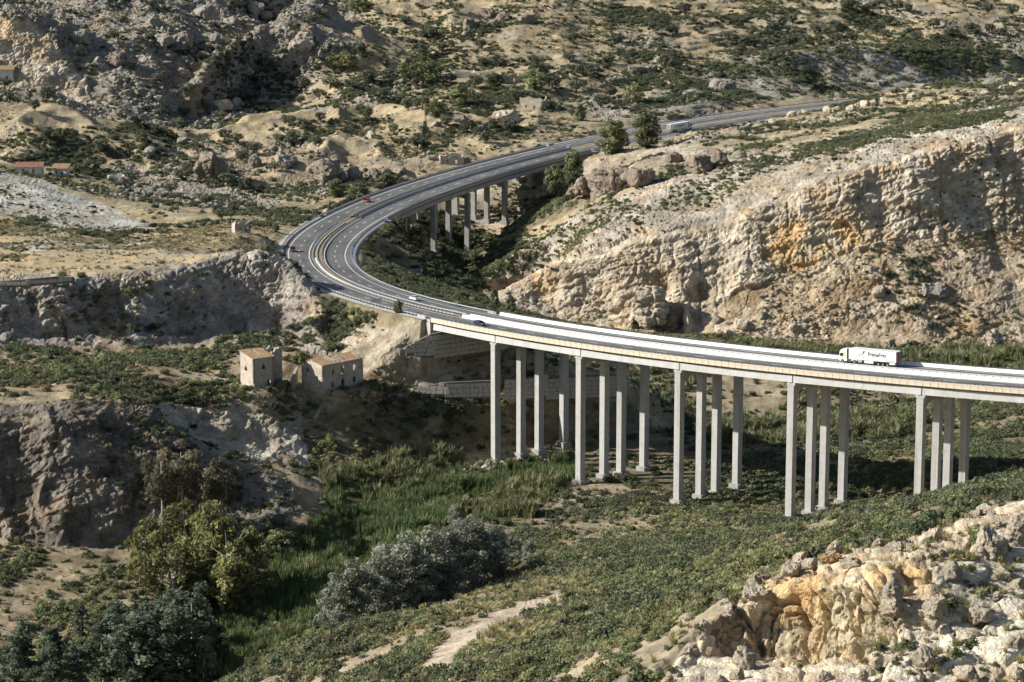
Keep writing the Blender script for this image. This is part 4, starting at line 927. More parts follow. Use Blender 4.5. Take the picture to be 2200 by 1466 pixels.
# ------------------------------------------------------------------ labels by place: nearest thing one can find, then order from the left
MARKS = [(1000,1380,'the pale dirt path'),(1180,1285,'the top end of the dirt path'),(1740,1330,'the orange rock slab'),(1550,1380,'the left foot of the rock outcrop'),(2120,1160,'the upper right end of the rock outcrop'),(2050,1380,'the rubble in the lower right corner'),
 (1068,960,'the leftmost viaduct column'),(1247,1030,'the second row of viaduct columns'),(1460,1080,'the third row of viaduct columns'),(1712,1115,'the fourth row of viaduct columns'),(1998,1050,'the rightmost row of viaduct columns'),
 (930,1200,'the grey poplar grove'),(400,1180,'the broad dark crowned trees'),(560,1290,'the green reed bed'),(200,1350,'the bottom left poplars'),(550,800,'the ruined tower house'),(710,800,'the ruined long house'),(900,780,'the sandy bank under the abutment'),
 (330,640,'the shaded upper left cliff'),(480,920,'the white bluff'),(150,1000,'the lower left cliff'),(690,540,'the road bend'),(1450,640,'the split rock at the cliff foot'),(1740,530,'the orange stained cliff'),(2080,420,'the right end of the big cliff'),(1160,540,'the tip of the big cliff'),
 (1315,300,'the tallest tree by the far viaduct'),(1140,220,'the square ruin above the far viaduct'),(1050,165,'the long ruin on the hillside'),(970,340,'the stone ruin beside the far viaduct'),(1460,275,'the far lorry'),(450,350,'the biggest far boulder'),(700,360,'the boulder cluster left of the far viaduct'),(60,365,'the red roofed shed'),(60,100,'the pale cliff in the upper left corner'),(600,150,'the shaded upper gully'),(1750,150,'the grey bushy hill'),(1800,80,'the upper right terraces'),(1350,60,'the slope at the top centre'),(960,80,'the rocks at the top centre'),(300,500,'the straw coloured terrace'),(120,430,'the white ridge'),(560,440,'the grey thicket beyond the bend'),(2000,780,'the reeds behind the near lorry'),(1700,255,'the row of stones along the far road'),(960,520,'the far viaduct columns'),(1600,840,'the scrub seen below the near deck'),(1900,1150,'the ridge of tussocks above the outcrop'),(1350,1200,'the middle of the near slope'),(1550,1180,'the fence below the columns'),(760,1420,'the lower left end of the near slope')]
ORD = ['first','second','third','fourth','fifth','sixth','seventh','eighth','ninth','tenth','eleventh','twelfth','thirteenth','fourteenth','fifteenth','sixteenth','seventeenth','eighteenth','nineteenth','twentieth']
ORD += ['twenty-'+o for o in ORD[:9]]+['thirtieth']+['thirty-'+o for o in ORD[:9]]
NAMED = []       # (object, look, category, group, u, v) labelled together at the end
def near_words(u, v):
    du, dv, w = min(((u-a, v-b, c) for a, b, c in MARKS), key=lambda t: t[0]**2+(t[1]*1.6)**2)
    if abs(du) < 35 and abs(dv) < 25: return 'by '+w
    if abs(dv)*1.5 > abs(du): return ('below ' if dv > 0 else 'above ')+w
    return ('right of ' if du > 0 else 'left of ')+w
def label_all():
    by = {}
    for o, look, cat, grp, u, v in NAMED: by.setdefault(look+' '+near_words(u, v), []).append((u, o, cat, grp))
    for base, L in by.items():
        L.sort(key=lambda t: t[0])
        for i, (u, o, cat, grp) in enumerate(L):
            o['label'] = base if len(L) == 1 or i >= len(ORD) else ('%s, %s from left' % (base, ORD[i]))
            if len(o['label'].replace(',', '').split()) > 16: o['label'] = ' '.join(o['label'].split()[:16])
            o['category'] = cat; o['group'] = grp
# ------------------------------------------------------------------ trees
def limb_tree(seed, h, r, trunk_r, z_lo, n_limb, n_leaf, leaf, leafm, barkm, clump=.34, shape='round', lean=.05, extra=8, twig=True):
    rng = np.random.default_rng(seed); tb = MB()
    bend = rng.normal(size=2)*lean*h
    def axis(t): return np.array([bend[0]*t*t, bend[1]*t*t, h*t])
    tt = np.linspace(0, .86, 6); tb.tube([tuple(axis(t)-np.array([0, 0, .4 if t == 0 else 0])) for t in tt], [max(.02, trunk_r*(1-t*.85)*(1.35 if t == 0 else 1)) for t in tt], 6)
    cen = []; rad = []
    for i in range(n_limb):
        t = z_lo+(1-z_lo)*(i+rng.uniform(.2, .8))/n_limb*.88; a = i*2.4+rng.uniform(-.5, .5)
        q = (t-z_lo)/(1-z_lo)
        if shape == 'round': w = math.sqrt(max(.08, 1-(2*q-.85)**2))
        elif shape == 'column': w = .55+.6*math.sin(min(1, q*1.25)*math.pi)*.75
        elif shape == 'flat': w = .5+.6*q
        else: w = 1-.6*q
        rr = r*w*rng.uniform(.65, 1.05); p0 = axis(t*.88); p2 = p0+np.array([math.cos(a)*rr, math.sin(a)*rr, (.25 if shape != 'column' else .55)*rr+rng.uniform(0, .1)*h*.5])
        p1 = (p0+p2)/2+np.array([0, 0, .12*rr])
        tb.tube([tuple(p0), tuple(p1), tuple(p2)], [trunk_r*.42*(1-t*.5), trunk_r*.25, trunk_r*.08], 5)
        if twig:
            for _ in range(2):
                e = p1+rng.normal(size=3)*r*.22; e[2] = max(e[2], p1[2]); tb.tube([tuple(p1), tuple(e)], [trunk_r*.14, trunk_r*.05], 4)
        cen += [p2, p1*.4+p2*.6]; rad += [r*clump*rng.uniform(.8, 1.25), r*clump*rng.uniform(.6, 1.)]
    for _ in range(extra):
        a = rng.uniform(0, 2*math.pi); q = rng.uniform(0, 1); w = math.sqrt(max(.05, 1-(2*q-.9)**2)) if shape in ('round', 'flat') else .6
        p = axis(z_lo+(1-z_lo)*q*.95)+np.array([math.cos(a), math.sin(a), 0])*r*w*rng.uniform(.2, .8); cen.append(p); rad.append(r*clump*rng.uniform(.6, 1.1))
    cen = np.array(cen); rad = np.array(rad); k = len(cen)
    w = rng.choice(k, n_leaf, p=rad**2/(rad**2).sum()); d = rng.normal(size=(n_leaf, 3)); d /= np.linalg.norm(d, axis=1, keepdims=True)
    C = cen[w]+d*(rad[w]*rng.uniform(.3, 1., n_leaf)**.5)[:, None]*np.array([1, 1, .8]); C[:, 2] = np.maximum(C[:, 2], h*.04)
    N = d+rng.normal(size=(n_leaf, 3))*.6
    t = np.clip(.5+rng.uniform(-.4, .4, k)[w]*.7+rng.uniform(-.3, .3, n_leaf), 0, 1)
    crown = finish('crown', [quads_mesh('crown', C, N, leaf*rng.uniform(.6, 1.4, n_leaf), .65, [leafm], rng, t)], [leafm])
    me = bpy.data.meshes.new('trunk'); me.from_pydata([tuple(map(float, v)) for v in tb.v], [], tb.f); me.materials.append(MATS[barkm]); me.update()
    return me, crown, h
TREES = {
 'olive': [limb_tree(300+i, 4.6, 2.7, .26, .30, 8, 620, .24, 'leaf_olive_tree', 'bark_dark', .36) for i in range(4)],
 'poplar': [limb_tree(320+i, 14, 2.5, .17, .10, 20, 3400, .185, 'leaf_poplar', 'bark_pale', .44, 'column', .04, 10) for i in range(4)],
 'popdark': [limb_tree(330+i, 14, 1.9, .15, .08, 22, 3000, .19, 'leaf_poplar_dark', 'bark_pale', .46, 'column', .03, 8) for i in range(4)],
 'carob': [limb_tree(340+i, 12, 6.2, .50, .15, 17, 2600, .30, 'leaf_pine', 'bark_pale', .24, 'round', .06, 12) for i in range(3)],
 'euca': [limb_tree(350+i, 19, 5.2, .34, .38, 13, 2600, .26, 'leaf_euca', 'bark_pale', .33, 'flat', .07, 3) for i in range(2)],
 'park': [limb_tree(360+i, 14, 4.2, .30, .04, 17, 2600, .40, 'leaf_park', 'bark_dark', .44, 'round', .03, 14) for i in range(3)],
 'bushy': [limb_tree(370+i, 5, 2.6, .2, .12, 9, 900, .22, 'leaf_green', 'bark_dark', .40, 'round', .04, 8) for i in range(2)]}
TNAME = {'olive': ('olive_tree', 'small grey green olive tree', 'olive trees on the terraces'), 'poplar': ('poplar_tree', 'slender grey green poplar', 'poplars by the river'), 'popdark': ('poplar_tree', 'upright dark green poplar', 'poplars in the lower left corner'), 'carob': ('carob_tree', 'broad olive green tree with a dense crown', 'broad trees left of the reed bed'),
 'euca': ('eucalyptus_tree', 'tall thin brownish eucalyptus with bare pale limbs', 'eucalyptus below the lower left cliff'), 'park': ('roadside_tree', 'bushy green roadside tree', 'trees near the motorway'), 'bushy': ('young_tree', 'rounded leafy young tree', 'young trees')}
_tc = {}
def tree(kind, x, y, h, rs=1., look=None, label=None, seed=0):
    k = _tc.get(kind, 0); _tc[kind] = k+1
    tr, cr, h0 = TREES[kind][k % len(TREES[kind])]; nm, lk, grp = TNAME[kind]
    z = float(gz(x, y)); s = h/h0
    o = empty(nm, (x, y, z-.15), k*1.7+seed); o.scale = (s*rs, s*rs, s)
    link('trunk', tr, o); link('crown', cr, o)
    u, v, d = project(x, y, z)
    if label: o['label'] = label; o['category'] = 'tree'; o['group'] = grp
    else: NAMED.append((o, look or lk, 'tree', grp, u, v))
    return o
def tree_top(kind, u, v_top, Y, rs=1., **kw):
    """A tree at the northing Y whose tip shows at (u, v_top)."""
    x, y, zt = at(u, v_top, Y); return tree(kind, x, y, max(1.5, zt-float(gz(x, y))), rs, **kw)
def tree_base(kind, u, v, px, rs=1., y0=600., y1=1900., **kw):
    x, y, z = hit(u, v, y0, y1); d = project(x, y, z)[2]; return tree(kind, x, y, px*d/FPX/.98, rs, **kw)
def zt(L, ox, oy, k): return [(ox+x/k, oy+y/k) for x, y in L]
OL = zt([(240,140),(120,215),(210,280),(330,285),(410,300),(470,295),(550,300),(640,250),(690,300),(650,170),(710,150),(745,250),(800,285),(850,210),(880,275),(925,230),(990,280),(980,190),(1090,270),(1060,60),(1240,60),(1300,45),(1440,75),(1310,165),(1455,220),(1250,205),(1285,240),(1490,270),(1870,225),(1950,215),(2040,160),(2035,230),(2100,100),(1990,25),(1940,90),(140,75),(90,155),(830,85),(1180,95),(1370,70),(600,190),(30,90),(1690,235),(1600,180),(440,235),(290,255),(960,235),(1820,205),(700,90)], 1460, 0, 2.932)
OL += zt([(250,635),(340,845),(160,755),(380,490),(300,490),(180,520),(60,560),(740,650),(610,720),(430,700),(510,360),(640,330),(700,310),(890,310),(1000,420),(900,420),(1215,410),(1450,395),(1510,465),(1470,280),(1990,210),(2095,225),(1750,275),(1690,415),(2110,440),(1645,680),(1775,690),(990,550),(1340,560),(1110,640),(975,810),(1070,830),(805,840),(665,810),(915,910),(490,940),(1340,690),(410,165),(560,250),(480,550),(650,550),(740,90),(520,690),(120,350),(330,240),(1290,480),(1240,480),(1400,500),(1530,560),(1490,580),(850,560),(700,520),(1600,480),(360,660),(820,640),(1700,620),(2050,420)], 730, 0, 2.932)
OL += zt([(2020,770),(1920,835),(1760,905),(1840,910),(1990,930),(1415,890),(1490,920),(1240,955),(1390,765),(1730,640),(1895,665),(2010,630),(720,250),(990,540),(1010,745),(440,875),(290,880),(160,1025),(500,1100),(570,1095),(830,1150),(1080,1220),(1150,1135),(1520,1010),(1600,975),(1370,1355),(1400,1390),(2120,1200),(1730,1080),(1550,1200),(860,800),(900,910),(1280,620),(1180,600),(1160,740),(1290,710),(1640,420),(1700,460),(1850,200),(1950,170),(2040,120),(1900,560),(2080,560),(1640,580),(1560,640),(1820,800),(1300,1290),(1480,1330),(640,960),(60,640),(30,560),(300,630),(220,700),(1430,1170),(1060,880),(980,850),(1120,820)], 0, 0, 2.932)
_r = random.Random(4)
for u, v in OL:
    tree_base('olive', u, v, _r.uniform(19, 29)*(1.0 if v > 100 else .85), _r.uniform(.9, 1.25), 1090 if v < 330 else 900)
for u, v, px, rs in ((915,182,48,1.2),(870,172,38,1.1),(1150,193,44,1.3),(1060,190,34,1.1),(1360,222,44,1.0),(985,228,44,1.1),(935,252,38,1.1),(905,155,34,1.3),(740,152,38,1.2),(770,30,40,1.3)):
    tree_base('bushy', u, v, px, rs, 1090, look='large dark bushy tree')
# grey poplar grove on the right bank, and the row in the lower left corner
for i, (u, v) in enumerate([(715,1232),(740,1210),(770,1190),(800,1172),(826,1152),(850,1140),(878,1130),(905,1122),(930,1128),(955,1114),(980,1108),(1005,1102),(1025,1108),(1045,1118),(1065,1128),(1090,1140),(1112,1148),(1134,1152),(1165,1178),(1197,1172)]):
    cy = np.interp(u, [700, 900, 1100, 1250], [445, 480, 515, 545])
    tree_top('poplar', u, v, cy+14+(i*37 % 17), 1.15)
for i, (u, v, Y) in enumerate([(760,1245,468),(810,1225,476),(860,1215,484),(915,1190,492),(968,1180,500),(1020,1170,508),(1070,1180,516),(985,1080,618),(1210,1190,545),(1150,1200,532)]): tree_top('poplar', u, v, Y, 1.35)
for i, (u, v) in enumerate([(20,1330),(50,1310),(80,1335),(110,1290),(140,1310),(175,1290),(205,1280),(235,1290),(262,1275),(290,1265),(312,1270),(340,1245),(362,1255),(385,1215),(410,1210),(430,1240),(455,1290)]):
    tree_top('popdark', u, v, 548+(i*29 % 18), 1.2)
for i, (u, v) in enumerate([(5,1385),(35,1375),(70,1395),(105,1380),(140,1365),(185,1375),(225,1360),(262,1350),(300,1345),(335,1352),(15,1430),(90,1440),(160,1425),(230,1420),(300,1430),(360,1395),(420,1410),(470,1440)]):
    tree_top('popdark', u, v, 520+(i*23 % 14)-(10 if i > 9 else 0), 1.45)
for i in range(60):
    u = 4+i*7.6+_r.uniform(-6, 6); tree_top('popdark', u, np.interp(u, [0, 120, 300, 420, 470], [1325, 1300, 1262, 1235, 1310])+_r.uniform(0, 130), _r.uniform(500, 560), _r.uniform(1.2, 1.7))
# broad trees and eucalyptus left of the reed bed
for u, v, Y, rs in ((325,1128,572,.8),(385,1078,574,.85),(450,1082,574,.85),(500,1118,570,.85),(475,1165,560,.9),(372,1170,560,.95),(520,1190,562,.9),(300,1190,572,.9),(430,1130,566,.9)): tree_top('carob', u, v, Y, rs)
for u, v, Y, rs in ((345,968,608,.9),(388,945,610,1.0),(442,978,608,.9),(484,990,612,.9)): tree_top('euca', u, v, Y, rs)
for u, v, Y in ((598,1135,604),(640,1130,612),(660,1150,606),(580,1160,600)): tree_top('bushy', u, v, Y, 1.3, look='yellow green streamside tree')
# trees by the motorway
for u, vt, Y, rs, lab in ((1316,255,1118,1.25,'tall bushy green tree beside the right end of the far viaduct'),(1390,238,1136,1.0,'dark upright tree just left of the far lorry'),(1246,222,1205,.9,'dark conical tree beside the white road sign'),(1232,318,1085,.72,'narrow upright tree in front of the far viaduct deck'),
                          (1192,352,1075,.9,'small slim tree below the far deck'),(858,462,952,1.0,'dense green tree at the left end of the far viaduct'),(896,478,960,.9,'rounded tree right of the retaining wall under the far viaduct'),(952,525,985,.8,'pointed green tree at the foot of a far viaduct column'),
                          (972,425,1090,.8,'tall leafy tree behind the far viaduct columns'),(1008,432,1085,.7,'slim tree between the far viaduct columns'),(855,643,730,.95,'round green tree beside the near abutment'),(1097,632,838,.75,'dark rounded bush tree beside the inner lane'),(1062,618,850,.6,'low dark tree at the tip of the big cliff'),
                          (592,478,905,.9,'dark bush tree outside the bend'),(722,382,1045,1.3,'round dark tree beyond the outer guardrail'),(770,392,1040,1.6,'wide bushy tree beyond the outer guardrail'),(830,372,1075,1.5,'bushy tree beyond the far viaduct rail')):
    tree_top('park', u, vt, Y, rs, label=lab)

# ------------------------------------------------------------------ boulders
BOULD = {k: [stone_mesh('boulder', 400+17*j+i, m_, 5, 11, .17, .85) for i in range(4)] for j, (k, m_) in enumerate((('grey', 'stone_grey'), ('pale', 'stone_pale'), ('brown', 'stone_brown'), ('orange', 'stone_orange')))}
def rock_mesh(w, d, h, seed, m, tower=False, cell=.3):
    """A block of stone built at its true size: rough box, facets cut off, ledges, cracks and pits in metres."""
    bm = bmesh.new(); nx, ny, nz = (min(54, max(4, int(q*2/cell))) for q in (w, d, h)); V = []; F = []; cnt = [0]
    rng = np.random.default_rng(seed)
    def face(o, a, b, na, nb):
        i, j = np.meshgrid(np.arange(na+1)/na, np.arange(nb+1)/nb, indexing='ij'); V.append((o+i[..., None]*a+j[..., None]*b).reshape(-1, 3))
        k = (cnt[0]+np.arange(na)[:, None]*(nb+1)+np.arange(nb)[None]).reshape(-1); F.append(np.stack([k, k+nb+1, k+nb+2, k+1], 1)); cnt[0] += (na+1)*(nb+1)
    X, Y, Z = np.array([2., 0, 0]), np.array([0, 2., 0]), np.array([0, 0, 2.]); o = np.array([-1., -1, -1])
    face(o, X, Z, nx, nz); face(o+Y, X, Z, nx, nz); face(o, Y, Z, ny, nz); face(o+X, Y, Z, ny, nz); face(o+Z, X, Y, nx, ny)
    P = np.concatenate(V); F = np.concatenate(F); n = P/np.linalg.norm(P, axis=1, keepdims=True); k = .62 if not tower else .42
    P = P*(1-k)+n*k*1.12
    for _ in range(24 if not tower else 12):
        q = rng.normal(size=3); q[2] = q[2]*(.7 if not tower else .25); q /= np.linalg.norm(q); c = rng.uniform(.5, .88); e = P@q; P = P-np.outer(np.clip(e-c, 0, None), q)*.94
    P = P*np.array([w, d, h]); n = n/np.array([w, d, h]); n /= np.linalg.norm(n, axis=1, keepdims=True)
    s = seed*31.7; x, y, z = P[:, 0]+s, P[:, 1]+s*.7, P[:, 2]+s*.3; S = min(w, d, h); r = 0; a = .09*S
    for i in range(5): r = r+a*(1-2.5*np.abs(noise3(x, y, z*(.6 if tower else .9), S*1.1*.5**i, seed+i))); a *= .55
    f1, f2, i1 = cells3(x, y, z*.8, S*.8, seed); g1, g2, j1 = cells3(x, y, z*1.4, S*.3, seed+1)
    zz = z+.1*x+.25*S*noise3(x, y, z, S*1.2, seed+9); led = zz/(S*.42); led = led-np.floor(led)
    P = P+n*(r*.75+.22*S*(i1-.5)-.10*S*(1-sstep(0, .08, f2-f1))+.13*S*(j1-.5)-.06*S*(1-sstep(0, .12, g2-g1))+.08*S*sstep(0, .2, led)*(1-.8*led))[:, None]
    me = mesh_np('boulder', P, F, [m]); bm.from_mesh(me); bmesh.ops.remove_doubles(bm, verts=bm.verts, dist=cell*.05); bmesh.ops.recalc_face_normals(bm, faces=bm.faces); bm.to_mesh(me); bm.free(); return me
_bc = [0]
def boulder(u, v, wpx, hpx, kind='grey', y0=600., y1=1900., label=None, sink=.38, depth=None, tower=False, lean=.12):
    x, y, z = hit(u, v, y0, y1); d = project(x, y, z)[2]; w = wpx*d/FPX/2; h = hpx*d/FPX/2
    i = _bc[0]; _bc[0] += 1; dp = depth or min(w, h*1.6)
    if w > 1.6:
        o = link('boulder', rock_mesh(w, dp, h*1.12, 700+i, 'stone_'+kind, tower, max(.16, 2.2*d/FPX)))
    else:
        o = link('boulder', BOULD[kind][i % 4]); o.scale = (w*1.12, dp*1.05, h*1.28/.85)
    o.location = (x, y+dp*.5, z+h*(1-sink)); o.rotation_euler = (_r.uniform(-lean, lean), _r.uniform(-lean, lean), _r.uniform(-.5, .5))
    if label: o['label'] = label; o['category'] = 'boulder'
    else: NAMED.append((o, 'weathered %s boulder' % kind, 'boulder', 'boulders on the slopes', u, v))
    return o
boulder(447,390,98,82,'brown',label='biggest brown boulder on the far left slope, as tall as a house', y0=1000)
for u, v, w, h, k in [(549,362,38,31,'grey'),(610,362,60,38,'grey'),(696,394,66,62,'brown'),(478,240,54,30,'pale'),(505,232,30,22,'pale'),(430,245,26,16,'grey'),(464,277,30,13,'grey'),(320,335,46,20,'grey'),(389,311,36,18,'grey'),(641,114,66,48,'pale'),(528,169,52,32,'grey'),(164,94,84,40,'grey'),(242,148,86,42,'brown'),(436,42,54,36,'grey'),(392,108,60,44,'grey'),(350,100,60,36,'grey'),(436,124,40,18,'pale'),(358,148,36,20,'grey'),(392,170,40,26,'pale'),(420,192,48,26,'grey'),(480,192,32,22,'pale'),(344,234,32,30,'grey'),(368,240,26,20,'grey'),(460,96,40,26,'grey'),(500,60,46,30,'grey'),(545,30,40,26,'grey'),(570,40,34,22,'grey'),
                      (330,60,40,24,'grey'),(290,90,34,18,'grey'),(210,140,40,18,'grey'),(410,150,26,20,'brown'),(300,190,30,16,'grey'),(270,210,36,18,'grey'),(761,390,44,34,'grey'),(735,392,26,22,'grey'),(808,379,26,18,'grey'),(832,379,34,20,'grey'),(860,376,32,22,'grey'),(798,297,28,20,'pale'),(986,263,44,17,'grey'),(1027,284,32,15,'grey'),(1086,262,84,30,'pale'),(935,273,24,13,'grey'),(930,345,32,14,'grey'),(1133,52,42,27,'grey'),(1047,38,38,26,'brown'),(1081,46,28,26,'brown'),(1010,66,34,26,'brown'),(1000,78,30,14,'grey'),(1060,60,26,20,'brown'),(1378,158,86,26,'grey'),(1327,180,64,22,'grey'),(1300,190,40,16,'grey'),(1270,206,50,12,'grey'),(1550,196,70,34,'grey'),(1255,424,72,54,'brown'),(1323,408,78,64,'brown'),(1378,402,80,48,'brown'),(1290,420,40,30,'brown'),(1504,372,64,48,'brown'),(1545,362,54,42,'brown'),(1590,344,38,24,'grey'),(1450,350,46,26,'brown'),
                      (1661,267,26,15,'pale'),(1700,253,28,16,'pale'),(1715,250,20,12,'pale'),(1730,247,24,14,'pale'),(1778,243,26,16,'pale'),(1800,240,22,14,'pale'),(1828,238,26,16,'pale'),(1845,233,22,14,'pale'),(1860,230,24,16,'pale'),(1880,226,24,14,'pale'),(1900,222,20,12,'pale'),(2160,196,40,16,'pale'),(2185,190,40,18,'pale'),(2120,205,30,12,'pale')]:
    boulder(u, v, w*(1.2 if k == 'brown' else 1), h*(1.2 if k == 'brown' else 1), k, 900, sink=.55 if k == 'brown' else .42)
boulder(1440,716,70,86,'brown',800,label='tall split brown rock standing at the foot of the big cliff')
boulder(1478,720,34,66,'pale',800,label='slim pale slab leaning right of the split rock')
boulder(1390,716,110,104,'pale',800,sink=.35,label='huge rounded pale buttress boulder under the big cliff')
for u, v, w, h, k in [(1540,700,26,30,'grey'),(1562,722,20,18,'pale'),(1592,712,44,26,'pale'),(1705,718,30,24,'pale'),(1912,752,40,24,'pale'),(2140,748,56,44,'pale'),(2010,640,110,40,'grey'),(1890,640,40,26,'pale'),(1640,690,30,20,'grey'),(1780,700,26,18,'pale')]: boulder(u, v, w, h, k, 800)
# dry stone heap on the left bank below the columns
for i in range(46):
    u = 985+_r.random()*225; v = 1012-(u-985)*.095+_r.uniform(-9, 8)
    boulder(u, v, _r.uniform(8, 16), _r.uniform(7, 12), 'pale', 560, 760, sink=.45)
# foreground outcrop
for u, v, w_, h_ in ((2130,1210,90,80),(2190,1180,70,90),(2050,1250,70,50),(1830,1225,70,30),(1700,1235,70,30),(1565,1330,40,36),(1625,1290,44,40),(2010,1330,70,60),(2110,1340,80,50),(2180,1400,60,40),(1990,1440,80,50),(2080,1466,80,40),(1480,1420,40,32),(1920,1300,60,60),(1600,1440,70,60)):
    boulder(u, v, w_, h_, 'pale', 230, 420, sink=.5)
_sel = np.flatnonzero((QZ == 2) & _vis & (_u > 0) & (_u < 2200) & (_v < 1500)); _w = QA[_sel]/QA[_sel].sum()
for i, q in enumerate(RNG.choice(_sel, 60, p=_w)):
    px = 10+30*_r.random()**2.; boulder(float(_u[q]), float(_v[q])+px*.2, px*_r.uniform(.9, 1.5), px*_r.uniform(.7, 1.25), 'pale' if _r.random() < .8 else 'orange', 230, 400, sink=.5)
# ------------------------------------------------------------------ ruined houses
mat('plaster', (.46,.40,.315), .95, .24, .9, 5., bmp=.06, dirt=((.28,.225,.16), .7)); mat('plaster_low', (.42,.385,.325), .95, .26, .9, 5., bmp=.06, dirt=((.25,.215,.17), .8))
mat('masonry', (.36,.32,.26), .95, .25, .8, 3., bmp=.1); mat('roof_tile', (.36,.235,.13), .9, .3, .7, 3., bmp=.05, dirt=((.28,.24,.19), .6)); mat('red_tile', (.29,.145,.11), .9, .2, .7, 3.)
mat('whitewash', (.66,.62,.55), .9, .12, .5, 4., dirt=((.42,.37,.30), .4)); mat('beam_wood', (.44,.40,.34), .9, .2, 1., 6.); mat('dark_gap', (.02,.018,.016), .95, .1)
def wall(name, parent, p0, p1, z0, tops, th, m, holes=(), step=1.0, deep=3.5):
    """Upright wall from p0 to p1 with real openings; tops = heights along it (ragged when given a list)."""
    dx, dy = p1[0]-p0[0], p1[1]-p0[1]; L = math.hypot(dx, dy); ex, ey = dx/L, dy/L; nx, ny = -ey, ex
    tops = tops if hasattr(tops, '__len__') else [tops, tops]
    xs = sorted({0., L}|{round(h[i], 3) for h in holes for i in (0, 1)}|{round(x, 3) for x in np.arange(step, L-.2, step)})
    mb = MB()
    for a, b in zip(xs[:-1], xs[1:]):
        ta = float(np.interp(a/L, np.linspace(0, 1, len(tops)), tops)); tb = float(np.interp(b/L, np.linspace(0, 1, len(tops)), tops))
        cuts = sorted([(h[2], h[3]) for h in holes if h[0] < (a+b)/2 < h[1]])
        lo = 0.; spans = []
        for c0, c1 in cuts: spans.append((lo, c0)); lo = c1
        spans.append((lo, None))
        for s0, s1 in spans:
            ha, hb = (ta, tb) if s1 is None else (s1, s1)
            if max(ha, hb)-s0 < .02: continue
            V = []
            for off in (0, th):
                for d_, z_ in ((a, s0), (b, s0), (b, hb), (a, ha)): V.append((p0[0]+ex*d_+nx*off, p0[1]+ey*d_+ny*off, z0+(z_ if z_ > 0 else -deep)))
            mb.add(V, [(0,1,2,3),(7,6,5,4),(0,4,5,1),(1,5,6,2),(2,6,7,3),(3,7,4,0)])
    return mb.build(name, m, parent)
def tri(x, z, w, h): return [(x+w*(.5-.5*(1-k/4)), x+w*(.5+.5*(1-k/4)), z+h*k/4, z+h*(k+1)/4) for k in range(4)]
def roof_sheet(name, parent, c, du, dv, nu, nv, m, holes=None, ripple=.06, seed=0):
    """Tiled slope: corner c, edge vectors du (along the eaves) and dv (up the slope); holes(a, b) leaves tiles out."""
    rng = np.random.default_rng(seed); c, du, dv = map(np.array, (c, du, dv)); n = np.cross(du, dv); n = n/np.linalg.norm(n); n = n if n[2] > 0 else -n
    mb = MB()
    for i in range(nu):
        for j in range(nv):
            if holes and holes((i+.5)/nu, (j+.5)/nv): continue
            up = ripple*(1 if i % 2 else .2)+rng.uniform(0, .05); sh = rng.uniform(-.03, .03)
            P = [c+du*(i+.04)/nu+dv*(j+sh)/nv, c+du*(i+.96)/nu+dv*(j+sh)/nv, c+du*(i+.96)/nu+dv*(j+1.1)/nv, c+du*(i+.04)/nu+dv*(j+1.1)/nv]
            V = [tuple(p+n*up*.1) for p in P]+[tuple(p+n*(up+.06)) for p in P]
            mb.add(V, [(3,2,1,0),(4,5,6,7),(0,1,5,4),(1,2,6,5),(2,3,7,6),(3,0,4,7)])
    return mb.build(name, m, parent, kind='stuff')
def local(o, ang):
    ca, sa = math.cos(ang), math.sin(ang); return lambda a, b: (o[0]+a*ca-b*sa, o[1]+a*sa+b*ca)
# tower house
ox, oy, oz = at(545, 834, 686); g = oz; L_ = local((ox, oy), math.radians(36))
t = thing('ruined_house', 'tall square ruined tower house with brown tiled roof', 'house')
A, B, Cc, Dd_ = L_(0, 0), L_(6.6, 0), L_(6.6, 7.4), L_(0, 7.4)
wall('wall', t, A, B, g-1, 9.0, .5, 'plaster', [(4.4, 5.4, 0, 2.9)]+tri(2.6, 5.9, 1.3, 1.5), .8); wall('wall', t, Dd_, A, g-1, [10.2, 9.0], .5, 'plaster', tri(2.6, 5.2, 1.6, 1.7), .8)
wall('wall', t, B, Cc, g-1, [9.0, 10.0], .5, 'masonry'); wall('wall', t, Cc, Dd_, g-1, 10.2, .5, 'masonry')
wall('string_course', t, L_(-.04, -.06), L_(6.64, -.06), g+2.9, .12, .08, 'plaster_low', deep=0)
z1, z2 = g+8.05, g+9.25
roof_sheet('roof', t, (*L_(-.2, -.2), z1), np.array((*L_(6.8, -.2), z1))-np.array((*L_(-.2, -.2), z1)), np.array((*L_(-.2, 7.6), z2))-np.array((*L_(-.2, -.2), z1)), 22, 14, 'roof_tile', lambda a, b: .45 < a < .62 and .35 < b < .9 and abs(a-.53) < .05)
MB().add([(*L_(.4, .4), z1-.15), (*L_(6.2, .4), z1-.15), (*L_(6.2, 7), z2-.15), (*L_(.4, 7), z2-.15)], [(0, 1, 2, 3)]).build('loft_floor', 'beam_wood', t)
# gutted rear wing: high broken walls right of the tower
wall('wall', t, L_(6.7, 3.2), L_(11.2, 3.4), g-1, [5.2, 8.6, 9.9, 9.3, 10.6, 10.1, 10.9, 9.8], .6, 'masonry', (), .6); wall('wall', t, L_(11.2, 3.4), L_(11.4, 8.0), g-1, [9.6, 10.8, 9.7, 10.2, 8.8], .6, 'masonry', (), .6); wall('wall', t, L_(11.2, 8.4), L_(6.7, 8.2), g-1, [9.2, 10.6, 9.4, 10.2, 8.7], .6, 'masonry', (), .6)
wall('garden_wall', t, L_(-.2, -.7), L_(3.2, -1.4), g-2.2, [3.4, 2.6, 2.2, 1.3], .5, 'plaster_low', (), .6)
